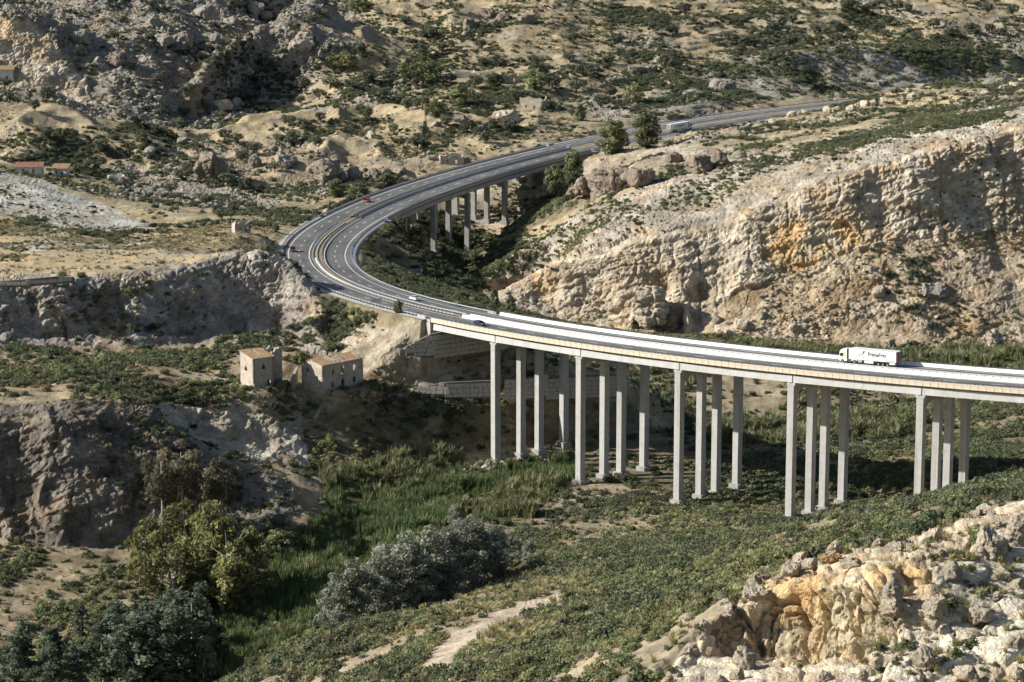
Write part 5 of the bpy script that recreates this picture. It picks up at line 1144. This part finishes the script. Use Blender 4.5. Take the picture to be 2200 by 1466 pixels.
# long house
hx, hy, hz = at(693, 840, 692); g2 = hz; M_ = local((hx, hy), math.radians(46))
t2 = thing('ruined_house', 'long two storey ruined house with half collapsed tiled roof', 'house')
Lh, Dh = 15.2, 8.6
A, B, Cc, De = M_(0, 0), M_(Lh, 0), M_(Lh, Dh), M_(0, Dh)
wall('wall', t2, A, B, g2-1.2, 8.2, .5, 'plaster', [(3.4, 4.2, 1.6, 2.9), (7.1, 8.1, 1.0, 3.4), (11.4, 12.3, 1.9, 3.4), (3.5, 4.3, 5.2, 6.6), (7.0, 8.1, 4.6, 7.4), (11.5, 12.4, 5.3, 6.9)], .8)
wall('plinth', t2, M_(-.05, -.09), M_(Lh+.05, -.09), g2-1.2, 4.9, .06, 'plaster_low', [(3.35, 4.25, 1.55, 2.95), (7.05, 8.15, .9, 3.45), (11.35, 12.35, 1.85, 3.45)], .8)
wall('wall', t2, De, A, g2-1.2, [7.0, 9.2, 8.9, 8.2], .5, 'plaster', [(6.0, 6.8, 3.9, 5.0)]+tri(1.6, 5.6, 1.8, 1.8), .6); wall('wall', t2, B, Cc, g2-1.2, [8.2, 9.4, 9.2, 7.2], .5, 'masonry'); wall('wall', t2, Cc, De, g2-1.2, [7.4, 7.0, 6.2, 7.2, 7.0], .5, 'masonry')
ez, rz_ = g2+7.05, g2+8.1
roof_sheet('roof', t2, (*M_(-.2, -.25), ez), np.array((*M_(Lh+.2, -.25), ez))-np.array((*M_(-.2, -.25), ez)), np.array((*M_(-.2, 5.2), rz_))-np.array((*M_(-.2, -.25), ez)), 46, 12, 'roof_tile', lambda a, b: (.30 < a < .66 and .12 < b+.1*math.sin(a*30) < .96), seed=3)
roof_sheet('roof', t2, (*M_(-.2, 5.25), rz_-.05), np.array((*M_(Lh+.2, 5.25), rz_))-np.array((*M_(-.2, 5.25), rz_)), np.array((*M_(-.2, 8.9), ez-.4))-np.array((*M_(-.2, 5.25), rz_)), 46, 8, 'roof_tile', lambda a, b: .25 < a < .8 and b < .9, seed=4)
for k in range(6):
    a = 4.9+k*1.05; MB().tube([(*M_(a, .2), ez-.05), (*M_(a+.25, 5.0), rz_-.1)], .13, 5).build('rafter', 'beam_wood', t2)
MB().add([(*M_(.5, .5), g2+2.6), (*M_(Lh-.5, .5), g2+2.6), (*M_(Lh-.5, Dh-.5), g2+2.6), (*M_(.5, Dh-.5), g2+2.6)], [(0, 1, 2, 3)]).build('upper_floor', 'masonry', t2)
MB().box((*M_(7.55, -.45), g2+3.3), (1.6, .8, .1), math.radians(46)).build('balcony', 'beam_wood', t2)
# broken court walls between the houses
for lab, u0, v0, Y0, u1, v1, Y1, tops in (('low broken stone wall in front of the ruined houses', 605, 848, 680, 650, 842, 681, [1.6, 2.0, 2.1, 1.9]), ('collapsed curved court wall between the two ruined houses', 622, 838, 690, 640, 800, 704, [1.0, 2.6, 3.6, 4.6]), ('stub of stone wall at the corner of the long ruined house', 676, 843, 686, 692, 834, 690, [1.0, 2.2, 3.6])):
    p = at(u0, v0, Y0); q = at(u1, v1, Y1); w_ = thing('broken_wall', lab, 'wall'); wall('wall', w_, p, q, min(float(gz(*p[:2])), float(gz(*q[:2])))-.3, tops, .7, 'masonry', (), .5)
for k in range(34):
    a, b = _r.uniform(6.8, 11.2), _r.uniform(-2.5, 3.); p = L_(a+2*_r.random(), b); o = link('fallen_stone', PROTO['stoneg'][k % 3].data); s_ = _r.uniform(.3, .8)
    o.location = (p[0], p[1], float(gz(*p))+.1); o.scale = (s_, s_, s_*.8); o.rotation_euler = (k, k*2, k*3); NAMED.append((o, 'fallen wall stone', 'stone', 'rubble between the ruined houses', *project(p[0], p[1], g)[:2]))
for p, r in ((L_(3.3, 3.7), 5.6), (M_(4, 4), 5.6), (M_(11, 4), 5.6)): avoid.append((p[0], p[1], r))
# smaller ruins and sheds on the far slopes
def ruin(label, u, v, wpx, hpx, ang, m='masonry', d=5., roof=None, y0=900., ragged=True, holes=True, name='ruin'):
    x, y, z = hit(u, v, y0); s = project(x, y, z)[2]/FPX; w = wpx*s; h = hpx*s; Q = local((x, y), math.radians(ang)); t = thing(name, label, 'ruin' if roof is None else 'shed'); rr = random.Random(int(u))
    def tp(n): return [1+h*(rr.uniform(.6, 1.0) if ragged else 1.) for _ in range(n)]
    ho = [(w*.25, w*.25+.9, 2.0, 3.0), (w*.62, w*.62+.9, 1.0, 3.0)] if holes and w > 4 and h > 2.5 else []
    wall('wall', t, Q(-w/2, 0), Q(w/2, 0), z-1, tp(7), .5, m, ho, w/7); wall('wall', t, Q(w/2, 0), Q(w/2, d), z-1, tp(5), .5, m, (), d/5); wall('wall', t, Q(w/2, d), Q(-w/2, d), z-1, tp(7), .5, m, (), w/7); wall('wall', t, Q(-w/2, d), Q(-w/2, 0), z-1, tp(5), .5, m, (), d/5)
    if roof:
        a = np.array((*Q(-w/2-.3, -.3), z+h)); roof_sheet('roof', t, a, np.array((*Q(w/2+.3, -.3), z+h))-a, np.array((*Q(-w/2-.3, d+.3), z+h+1.4))-a, 24, 10, roof)
    avoid.append((x, y+d/2, max(w, d)*.62))
ruin('long low white shed with faded red tiled roof', 62, 374, 58, 14, 4, 'whitewash', 6, 'red_tile', 1000, False, name='shed'); ruin('small pale shed right of the red roofed shed', 127, 378, 34, 15, -8, 'whitewash', 5, 'roof_tile', 1000, False, name='shed')
ruin('pale farmhouse with brown roof at the left edge below the cliff', 8, 174, 44, 22, 8, 'whitewash', 7, 'roof_tile', 1100, False, name='shed')
ruin('two storey roofless square ruin on a rock dome', 1140, 236, 50, 27, -18, 'plaster', 8, None, 1090); ruin('left part of the long ruined farmstead on the hillside', 998, 168, 44, 14, 3, 'whitewash', 7, None, 1100); ruin('middle part of the long ruined farmstead, tallest walls', 1050, 180, 50, 22, -5, 'plaster', 9, None, 1100); ruin('right part of the long ruined farmstead on the hillside', 1098, 178, 40, 18, 8, 'plaster', 7, None, 1100)
ruin('small white walled fragment left of the farmstead', 950, 168, 22, 9, 10, 'whitewash', 4, None, 1100, holes=False)
ruin('roofless grey stone ruin right beside the far viaduct rail', 972, 354, 52, 22, 8, 'plaster_low', 7, None, 1040); ruin('low stone hut ruin near the top right terraces', 1340, 150, 40, 10, -4, 'masonry', 5, None, 1100, holes=False)
ruin('small roofless ruin below the shed track', 250, 390, 34, 14, 12, 'whitewash', 5, None, 1000); ruin('tiny square ruin left of the thicket', 318, 412, 24, 12, -10, 'plaster_low', 4, None, 950); ruin('grey ruin stub outside the road bend', 522, 500, 34, 26, 20, 'plaster_low', 5, None, 850)

# ------------------------------------------------------------------ stone faced retaining walls
def block_mesh(seed):
    rng = np.random.default_rng(seed); bm = bmesh.new(); bmesh.ops.create_cube(bm, size=2.)
    for v in bm.verts: v.co = Vector(v.co)*1.0+Vector(rng.uniform(-.14, .14, 3)*np.array([1, .2, 1]))
    bmesh.ops.bevel(bm, geom=bm.edges[:], offset=.12, segments=1, affect='EDGES'); me = bpy.data.meshes.new('stone'); bm.to_mesh(me); bm.free(); me.materials.append(MATS['wall_stone']); return me
SW = [block_mesh(500+i) for i in range(6)]
def stone_wall(label, pts, rows_h=1.25, th=.8, m='wall_joint'):
    """pts: (x, y, base, top) corners; backing wall with set stones, each a piece of its own."""
    t = thing('retaining_wall', label, 'wall')
    for k in range(len(pts)-1):
        (x0, y0, b0, t0), (x1, y1, b1, t1) = pts[k], pts[k+1]; L = math.hypot(x1-x0, y1-y0); ex, ey = (x1-x0)/L, (y1-y0)/L; nx, ny = ey, -ex
        V = [(x0, y0, b0-1), (x1, y1, b1-1), (x1, y1, t1), (x0, y0, t0)]; V += [(a-nx*th, b-ny*th, c) for a, b, c in V]
        MB().add(V, [(0,1,2,3),(7,6,5,4),(0,4,5,1),(1,5,6,2),(2,6,7,3),(3,7,4,0)]).build('backing', m, t)
        zlow = min(b0, b1)-.2; row = 0; z = zlow
        while z < max(t0, t1)-.3:
            h = rows_h*_r.uniform(.75, 1.2); a = -_r.uniform(0, .8)
            while a < L-.2:
                w = _r.uniform(1.0, 2.3); c = a+w/2; f = c/L
                if 0 <= f <= 1 and b0+(b1-b0)*f-.6 < z+h/2 < t0+(t1-t0)*f-.25:
                    e = link('stone', SW[_r.randrange(6)], t); e.location = (x0+ex*c+nx*.05, y0+ey*c+ny*.05, z+h/2); e.rotation_euler = (0, 0, math.atan2(ey, ex)); e.scale = (w*.455, .14, h*.45)
                a += w
            z += h
    return t
_h = heading(211)
def ab(o, z, al=0):
    p = road(210.4, o, 0); return (p[0]+math.cos(_h)*al, p[1]+math.sin(_h)*al, z)
p1, p2 = ab(15, 0), ab(-13, 0)
w0 = ab(21.5, 0, 3.)
stone_wall('stone faced wall in shade under the left end of the near viaduct', [(w0[0], w0[1], -15.5, -14.0), (p1[0], p1[1], -16.6, -10.6), (p2[0], p2[1], -17.6, -9.5)])
def sw(label, L):
    stone_wall(label, [(at(u, v, Y)[0], Y, at(u, v, Y)[2], at(u, v, Y)[2]+h) for u, v, Y, h in L])
sw('lower stone retaining wall left of the first viaduct columns', [(888,838,709,.6),(960,846,708,3.2),(1066,850,710,4.4)])
sw('stone retaining wall seen between the first and second viaduct columns', [(1085,852,713,5.),(1170,852,717,6.0),(1335,850,722,6.2)])
sw('old dry stone wall at the edge of the upper left terrace', [(0,612,741,1.0),(60,609,741,1.2),(130,603,744,1.3),(160,601,745,.7)])
# retaining wall below the inner guardrail, panelled concrete
rw = thing('retaining_wall', 'shaded concrete retaining wall below the inside guardrail of the bend', 'wall')
for k in range(14):
    q = 384+k*5.2; a = road(q, -13.0, -.35); b = road(q+5.1, -13.0, -.35); hh = 1.5+4.5*min(1, k/8)
    V = [(a[0], a[1], a[2]-hh), (b[0], b[1], b[2]-hh), b, a]; n = road(q, -13.5, -.35); d = (n[0]-a[0], n[1]-a[1]); V += [(x-d[0]*.0+d[0], y+d[1], z) for x, y, z in V]
    MB().add(V, [(0,1,2,3),(7,6,5,4),(0,4,5,1),(1,5,6,2),(2,6,7,3),(3,7,4,0)]).build('panel', 'concrete_old', rw)
cb = thing('culvert', 'low concrete culvert head in the bushes inside the bend', 'culvert'); x, y, z = at(890, 598, 905)
for dx_, w_, h_ in ((-2.6, .5, 4.2), (2.6, .5, 4.2)): MB().box((x+dx_, y, z+h_/2-1), (w_, 3.5, h_)).build('wing_wall', 'concrete_old', cb)
MB().box((x, y+.5, z+2.1), (4.6, .5, 2.4)).build('head_wall', 'concrete_old', cb)

# ------------------------------------------------------------------ road signs
mat('sign_brown', (.16,.035,.02), .5, .05); mat('sign_white', (.75,.75,.74), .5, .03); mat('sign_back', (.32,.33,.34), .5, .1, metal=.4); mat('sign_green', (.35,.50,.45), .5, .05); mat('sign_blue', (.05,.22,.45), .5, .05)
def text_mesh(name, body, size, m, parent, loc, rot, bold=0.):
    c = bpy.data.curves.new(name, 'FONT'); c.body = body; c.size = size; c.align_x = 'CENTER'; c.align_y = 'CENTER'; c.extrude = .005; c.offset = bold
    tmp = bpy.data.objects.new('tmp', c); COL.objects.link(tmp); bpy.context.view_layer.update()
    me = bpy.data.meshes.new_from_object(tmp.evaluated_get(bpy.context.evaluated_depsgraph_get())); bpy.data.objects.remove(tmp); bpy.data.curves.remove(c)
    me.name = name; me.materials.clear(); me.materials.append(MATS[m]); o = link(name, me, parent); o.location = loc; o.rotation_euler = rot; return o
def sign(label, pos, w, h, zc, faces, frame, yaw, text=None, tm='sign_white', posts=2):
    t = thing('road_sign', label, 'sign', pos, yaw)
    MB().box((0, 0, zc), (w, .06, h)).build('panel', faces, t)
    if frame:
        mb = MB()
        for c, d in (((0, -.045, zc+h/2-.06), (w, .02, .12)), ((0, -.045, zc-h/2+.06), (w, .02, .12)), ((-w/2+.06, -.046, zc), (.12, .02, h)), ((w/2-.06, -.046, zc), (.12, .02, h))): mb.box(c, d)
        mb.build('border', frame, t)
    for k in range(posts): MB().box(((k-(posts-1)/2)*w*.6, .09, (zc+h/2)/2-.5), (.14, .1, zc+h/2+1.0)).build('post', 'galvanised', t)
    if text: text_mesh('lettering', text, h*.42, tm, t, (0, -.06, zc), (math.pi/2, 0, 0), .01)
    return t
p = at(785, 566, 876); g_ = float(gz(p[0], p[1])); avoid.extend([(p[0], p[1], 4.0), (p[0]+.5, p[1]-6, 4.5), (p[0]+1, p[1]-13, 4.5)]); sign('brown sign with white border and lettering inside the bend', (p[0], p[1], g_), 4.3, 1.15, at(785, 557, 876)[2]-g_, 'sign_brown', 'sign_white', math.radians(-4), 'Región de Murcia', 'sign_white')
p = road(241, 13.6, 0); g_ = float(gz(p[0], p[1])); sign('dark back of a large road sign beside the outer guardrail', (p[0], p[1], g_), 3.0, 1.3, p[2]+2.1-g_, 'sign_back', None, math.radians(-4))
p = at(1257, 292, 1188); g_ = float(gz(p[0], p[1])); sg_ = sign('pale three panel road sign on posts left of the tallest roadside tree', (p[0], p[1], g_), 3.4, 1.4, at(1257, 281, 1188)[2]-g_, 'sign_green', 'sign_white', math.radians(8), None)
p = at(1237, 296, 1180); g_ = float(gz(p[0], p[1])); sign('small white sign beside the outer edge of the far road', (p[0], p[1], g_), 1.1, .7, at(1237, 289, 1180)[2]-g_, 'sign_white', None, math.radians(12), None, posts=1)
for q, o, lab in ((379, .0, 'small blue sign in the median at the top of the bend'), (372, -12.5, 'small blue sign on the inside guardrail of the bend')):
    p = road(q, o, 0); sign(lab, p, 1.0, .8, 1.5, 'sign_blue', None, math.radians(-20), None, posts=1)
_p = road(367, 16.5, 0); avoid.extend([(_p[0], _p[1], 6.), (_p[0]+1, _p[1]-9, 6.), (_p[0]+3, _p[1]-18, 6.)])
# marker posts along the road
for k, (q, o) in enumerate(((699, 12.6), (668, .2), (742, .2), (780, 12.6), (700, .2), (810, .2), (430, 12.7), (402, 13.2))):
    p = road(q, o, 0); t = thing('marker_post', '', 'post', p); MB().box((0, 0, .6), (.16, .16, 1.3)).build('post', 'sign_white', t); MB().box((0, 0, 1.1), (.17, .17, .16)).build('reflector', 'dark_steel', t)
    del t['label']; NAMED.append((t, 'thin white marker post at the roadside', 'post', 'marker posts', *project(*p)[:2]))
# old fence on the valley floor in front of the columns
fn = thing('fence', 'old wire fence with leaning wooden posts in front of the columns', 'fence')
_fp = []
for k in range(13):
    u = 1448+k*17.5; v = 1134-abs(k-6)*.4+_r.uniform(-2, 2); x, y, z = hit(u, v, 560, 640); _fp.append((x, y, z+1.1))
    MB().tube([(x, y, z-.3), (x+_r.uniform(-.2, .2), y, z+1.35)], .09, 5).build('post', 'beam_wood', fn)
for dz_ in (0., -.45):
    MB().tube([(x, y, z+dz_) for x, y, z in _fp], .02, 4).build('wire', 'galvanised', fn)
# ------------------------------------------------------------------ vehicles (built along +X, nose at +X, wheels on z = 0)
def wheel(parent, x, y, r, w, dual=False):
    t = MB(); n = 18; V = []; F = []
    prof = [(-w/2, r*.55), (-w/2, r*.93), (-w/2+.03, r), (w/2-.03, r), (w/2, r*.93), (w/2, r*.55)]
    for k in range(n):
        a = 2*math.pi*k/n
        V += [(x+math.cos(a)*q, y+o, r+math.sin(a)*q) for o, q in prof]
    m = len(prof)
    for k in range(n):
        for j in range(m-1): F.append((k*m+j, k*m+j+1, ((k+1) % n)*m+j+1, ((k+1) % n)*m+j))
    wh = t.add(V, F).build('wheel', 'tyre', parent)
    d = MB(); V = []
    for s_ in (-1, 1):
        b = len(V); V += [(x+math.cos(2*math.pi*k/12)*r*.56, y+s_*w*.46, r+math.sin(2*math.pi*k/12)*r*.56) for k in range(12)]
    d.add(V, [tuple(range(12)), tuple(range(12, 24))]+[(k, (k+1) % 12, 12+(k+1) % 12, 12+k) for k in range(12)]).build('rim', 'rim', wh)
def loft(name, parent, secs, m, mi=None):
    """secs: list of (x, [(y, z) half outline from the bottom to the top]); mirrored to both sides."""
    mb = MB(); V = []; k = len(secs[0][1])
    for x, o in secs:
        V += [(x, y, z) for y, z in o]+[(x, -y, z) for y, z in reversed(o)]
    n = 2*k; F = []
    for i in range(len(secs)-1):
        for j in range(n): F.append((i*n+j, i*n+(j+1) % n, (i+1)*n+(j+1) % n, (i+1)*n+j))
    F += [tuple(range(n)), tuple(range((len(secs)-1)*n, len(secs)*n))]
    return mb.add(V, F).build(name, m, parent)
def pose(t, s, off, fwd):
    p = road(s, off, .0); h = heading(s)+(0 if fwd else math.pi); a = road(s+2, off); b = road(s-2, off)
    sl = math.atan2(a[2]-b[2], 4.0)*(1 if fwd else -1)
    rl = float(np.interp(s, RS, RSUP))*(1 if fwd else -1)
    t.location = (p[0], p[1], p[2]+.012); t.rotation_euler = (math.atan(rl), -sl, h)
def car(label, paint, s, off, fwd, L=4.2, Wd=1.78, H=1.47, hatch=True):
    t = thing('car', label, 'car'); w = Wd/2; x0, x1 = -L/2, L/2
    def sec(x, top, ww=1., bot=.28): return (x, [(w*ww*.86, bot), (w*ww, bot+.12), (w*ww, .62), (w*ww*.95, top)])
    loft('body', t, [sec(x0, .80, .86, .34), sec(x0+.12, .92, .95), sec(x0+.6, .98), sec(-.2, .95), sec(.75, .93), sec(1.35, .86), sec(x1-.35, .76, .96), sec(x1-.08, .62, .88, .32), sec(x1, .56, .80, .36)], paint)
    rear = x0+.18 if hatch else x0+.75
    cabin = [(rear, .93, .90, .78), (rear+.35 if hatch else rear+.5, H-.08, .80, .66), (-.25, H, .80, .66), (.35, H-.06, .80, .67), (1.15, .92, .90, .80)]
    g = MB(); V = []
    secs = []
    for x, zt_, wb, wt in cabin: secs.append((x, [(w*wb*1.0, .88), (w*wb, .92), (w*(wb+wt)/2*1.0, (zt_+.92)/2 if zt_ > .95 else .925), (w*wt, zt_)]))
    loft('glasshouse', t, secs, 'car_glass')
    loft('roof', t, [(x, [(w*wt*1.02, zt_-.03), (w*wt*1.02, zt_), (w*wt*.8, zt_+.03), (0.02, zt_+.045)]) for x, zt_, wb, wt in cabin[1:4]], paint)
    for s_ in (-1, 1):
        mb = MB()
        for (xa, za), (xb, zb) in (((cabin[0][0]+.05, .93), (cabin[1][0], H-.08)), ((.05, .93), (-.1, H-.02)), ((1.15, .92), (.38, H-.06))): mb.tube([(xa, s_*w*.88, za), (xb, s_*w*.70, zb)], .045, 5)
        mb.build('pillars', paint, t)
        MB().box((x1-.12, s_*w*.66, .66), (.16, .34, .14)).build('headlight', 'lamp_white', t); MB().box((x0+.06, s_*w*.72, .80), (.1, .26, .2)).build('tail_light', 'lamp_red', t)
        MB().box((.95, s_*(w+.08), .96), (.1, .16, .12)).build('mirror', paint, t)
    MB().box((x1-.02, 0, .48), (.05, .5, .11)).build('number_plate', 'lamp_white', t); MB().box((x0+.0, 0, .62), (.05, .5, .11)).build('number_plate', 'lamp_white', t)
    for x in (x0+.82, x1-.86):
        for y in (-w+.1, w-.1): wheel(t, x, y, .31, .2)
    pose(t, s, off, fwd); return t
def lorry(label, s, off, fwd):
    t = thing('lorry', label, 'lorry'); H = 4.0; w = 1.275
    tr = MB().box((-1.6, 0, 2.56), (13.4, 2.55, 2.72)).build('trailer_box', 'truck_white', t)
    # corner trims, roof edge, rear doors
    mb = MB()
    for y in (-w, w): mb.box((-1.6, y, 3.95), (13.44, .06, .08)).box((-1.6, y, 1.22), (13.44, .06, .10))
    mb.build('edge_rail', 'truck_grey', tr)
    rd_ = MB().box((-8.33, 0, 2.56), (.06, 2.46, 2.62)).build('rear_door', 'truck_grey', tr)
    mb = MB().box((-8.38, 0, 2.56), (.04, .05, 2.6))
    for y in (-.9, -.35, .35, .9): mb.box((-8.385, y, 2.5), (.04, .04, 2.5))
    mb.build('lock_bars', 'truck_dark', tr)
    for y in (-w+.05, w-.05): MB().box((-8.36, y, 2.5), (.08, .12, 2.7)).build('corner_post', 'truck_red', tr)
    MB().box((5.2, 0, 3.3), (.2, 1.9, 1.1)).build('cooling_unit', 'truck_grey', tr)
    MB().box((-1.9, 0, 1.08), (12.6, 1.0, .18)).build('chassis', 'truck_dark', t)
    for y in (-w+.12, w-.12):
        MB().box((-.6, y, .80), (2.6, .16, .62)).build('side_box', 'truck_white', t); MB().box((-7.2, y, .86), (1.5, .14, .5)).build('mud_guard', 'truck_white', t); MB().box((2.0, y, .85), (1.1, .2, .6)).build('fuel_tank', 'truck_grey', t)
    MB().box((-8.0, 0, .72), (.14, 2.4, .16)).build('rear_bumper', 'truck_grey', t)
    for y in (-.95, .95): MB().box((-8.06, y, .86), (.08, .4, .12)).build('tail_light', 'lamp_red', t)
    for x in (-5.9, -4.6, -3.3, 3.55):
        for y in (-w+.18, w-.18): wheel(t, x, y, .5, .36)
    for y in (-w+.16, w-.16): wheel(t, 6.95, y, .5, .32)
    # tractor cab
    def cs(x, pts): return (x, pts)
    cabm = loft('cab', t, [cs(5.75, [(1.2, .55), (1.24, 1.0), (1.24, 3.2), (1.05, 3.85)]), cs(6.6, [(1.2, .5), (1.24, 1.0), (1.24, 3.1), (1.02, 3.75)]), cs(7.5, [(1.2, .45), (1.24, 1.0), (1.2, 2.75), (.95, 3.35)]), cs(8.0, [(1.1, .42), (1.16, .9), (1.12, 2.3), (.9, 2.8)]), cs(8.18, [(1.0, .42), (1.08, .8), (1.06, 1.9), (.86, 2.15)])], 'truck_white')
    MB().add([(7.62, -.98, 2.92), (7.62, .98, 2.92), (8.21, 1.0, 1.98), (8.21, -1.0, 1.98), (7.70, -.98, 2.98), (7.70, .98, 2.98), (8.27, 1.0, 2.0), (8.27, -1.0, 2.0)], [(0,1,2,3),(4,5,6,7),(0,1,5,4),(1,2,6,5),(2,3,7,6),(3,0,4,7)]).build('windscreen', 'car_glass', cabm)
    for y in (-1, 1):
        MB().add([(6.75, y*1.256, 1.75), (7.75, y*1.225, 1.75), (7.62, y*1.225, 2.55), (6.75, y*1.256, 2.65), (6.75, y*1.20, 1.75), (7.75, y*1.15, 1.75), (7.62, y*1.15, 2.55), (6.75, y*1.20, 2.65)], [(0,1,2,3),(4,5,6,7),(0,1,5,4),(1,2,6,5),(2,3,7,6),(3,0,4,7)]).build('door_window', 'car_glass', cabm)
        MB().prism([(7.95, y*1.19, 1.15), (7.6, y*1.265, 1.0), (6.4, y*1.27, 1.9), (6.15, y*1.27, 2.9), (6.35, y*1.27, 2.9), (6.65, y*1.27, 2.05)], (0, 0, 0), (0, y*.02, 0)).build('stripe', 'logo_green', cabm)
        MB().box((7.85, y*1.42, 2.3), (.12, .22, .75)).build('mirror', 'truck_dark', cabm); MB().box((8.12, y*.9, .75), (.14, .35, .2)).build('headlight', 'lamp_white', cabm)
        MB().box((5.72, y*1.0, 2.4), (.06, .5, 2.6)).build('air_deflector', 'truck_dark', cabm)
    MB().box((8.05, 0, .5), (.35, 2.3, .3)).build('bumper', 'truck_dark', cabm)
    # livery on both sides and on the doors: name, two-bladed navy mark and yellow drop
    for y in (-1, 1):
        rot = (math.pi/2, 0, 0) if y < 0 else (math.pi/2, 0, math.pi); sx = 1 if y < 0 else -1
        cx = lambda a: -1.6+a*sx
        yy = y*(w+.016)
        # on the left-hand side the nose is to the viewer's left, so the mark comes before the name
        text_mesh('lettering', 'PrimaFrio', 1.32, 'logo_navy', tr, (cx(1.3), yy, 2.75), rot, .035)
        for nm, pts, m_ in (('navy_blade', [(-2.55, 3.45), (-2.15, 3.62), (-2.25, 3.1), (-2.75, 2.62), (-2.9, 2.55)], 'logo_navy'), ('navy_blade', [(-4.1, 2.25), (-3.9, 2.5), (-3.0, 2.62), (-2.85, 2.75), (-2.95, 2.5), (-3.7, 2.3)], 'logo_navy'), ('yellow_drop', [(-2.75, 2.45), (-2.1, 2.05), (-2.2, 1.6), (-2.7, 1.75), (-2.95, 2.1)], 'logo_yellow')):
            MB().prism([(cx(a), yy, z) for a, z in pts], (0, 0, 0), (0, -y*.012, 0)).build(nm, m_, tr)
        text_mesh('lettering', 'www.primafrio.com', .34, 'truck_grey', tr, (cx(.2), yy, 1.85), rot, .0)
        MB().prism([(-8.1, yy, 1.3), (-5.2, yy, 1.3), (-5.6, yy, 1.5), (-6.6, yy, 1.62), (-7.7, yy, 1.55)], (0, 0, 0), (0, -y*.012, 0)).build('rear_stripe', 'logo_green', tr)
    for pts, m_ in (([(.35, 3.6), (.0, 3.55), (-.05, 2.9), (.15, 2.6)], 'logo_navy'), ([(.0, 2.55), (.35, 2.2), (.5, 1.9), (.2, 2.2)], 'logo_navy'), ([(-.1, 2.5), (-.4, 2.2), (-.35, 1.9), (-.05, 2.1)], 'logo_navy')):
        MB().prism([(-8.42, a, z) for a, z in pts], (0, 0, 0), (-.012, 0, 0)).build('door_mark', m_, tr)
    pose(t, s, off, fwd); return t
def s_at(u, off, lo, hi):
    ss = np.arange(lo, hi, .5); uu = [project(*road(q, off, 1.))[0] for q in ss]; return float(ss[int(np.argmin(np.abs(np.array(uu)-u)))])
lorry('white refrigerated lorry with navy lettering on the near viaduct', s_at(1868, -7.6, 40, 110), -7.6, True)
lorry('white refrigerated lorry on the far road beyond the tall trees', s_at(1459, -7.6, 700, 790), -7.6, True)
car('dark blue hatchback at the left end of the near viaduct', 'car_blue', s_at(1031, 7.8, 150, 215), 7.8, False)
car('white saloon car in the inner lanes of the bend', 'car_white', s_at(891, -6.4, 220, 300), -6.4, True, 4.5, 1.8, 1.44, False)
car('dark red car on the outer side of the bend above the cliff', 'car_maroon', 367, 8.2, False, 4.2, 1.8, 1.6)
car('bright red hatchback driving on the far viaduct', 'car_red', s_at(788, 7.6, 480, 530), 7.6, False)
# ------------------------------------------------------------------ ground cover, last: it keeps clear of what has been built
scatter_all()
LISTS = {k: (np.concatenate(v) if v else np.zeros((0, 5))) for k, v in LISTS.items()}
ZWORD = {0: 'on the dry far hillside', 1: 'on the near slope below the viaduct', 2: 'on the foreground rock outcrop', 3: 'in the reed bed', 4: 'on the shaded lower left cliff', 5: 'on the white bluff', 6: 'on the bench around the ruined houses', 7: 'on the shaded cliff left of the road bend', 8: 'on the straw coloured upper terrace', 9: 'on the white ridge', 10: 'on the pale cliff face', 11: 'on the talus below the big cliff', 12: 'on top of the big right cliff', 13: 'on the upper left mountainside', 14: 'on the grey hill above the far road', 15: 'in the valley by the viaduct columns', 16: "on the sandy bank", 20: "in the cane thicket", 21: "on the valley floor behind the columns", 23: "on the rocky far hillside", 22: "on the bank by the lower left poplars", 18: 'on the orange rock', 19: 'among the boulders beyond the far viaduct'}
KWORD = {'dark': 'dark green', 'green': 'leafy green', 'olive': 'olive green', 'grey': 'grey green'}
cand = []
for kd in ('dark', 'green', 'olive', 'grey'):
    a = LISTS[kd]; ok, u_, v_, d_ = seen(a[:, 0], a[:, 1], a[:, 2]+a[:, 3]*.5)
    sc_ = np.where(ok, a[:, 3]/d_, 0)
    for i in np.argsort(-sc_)[:150]: cand.append((sc_[i], kd, i))
cand.sort(reverse=True); take = {}
for s_, kd, i in cand[:290]: take.setdefault(kd, []).append(i)
for kd, ii in take.items():
    a = LISTS[kd]
    for i in ii:
        x, y, z, s_, zc = a[i]
        o = link('shrub', PROTO[kd][i % 3].data); u_, v_, _ = project(x, y, z); NAMED.append((o, '%s %s shrub' % ('large' if s_ > 1.5 else 'rounded', KWORD[kd]), 'shrub', '%s shrubs %s' % (KWORD[kd], ZWORD[int(zc)]), u_, v_))
        o.location = (x, y, z-.05); o.scale = (s_, s_, s_); o.rotation_euler = (0, 0, float(i))
    LISTS[kd] = np.delete(a, ii, 0)
gn_scatter('scrub', ['dark', 'green', 'olive', 'grey', 'dry', 'heather']); gn_scatter('grass_tufts', ['straw', 'esparto']); gn_scatter('reeds', ['reed', 'cane']); gn_scatter('rubble', ['stone', 'stoneg'])
label_all()
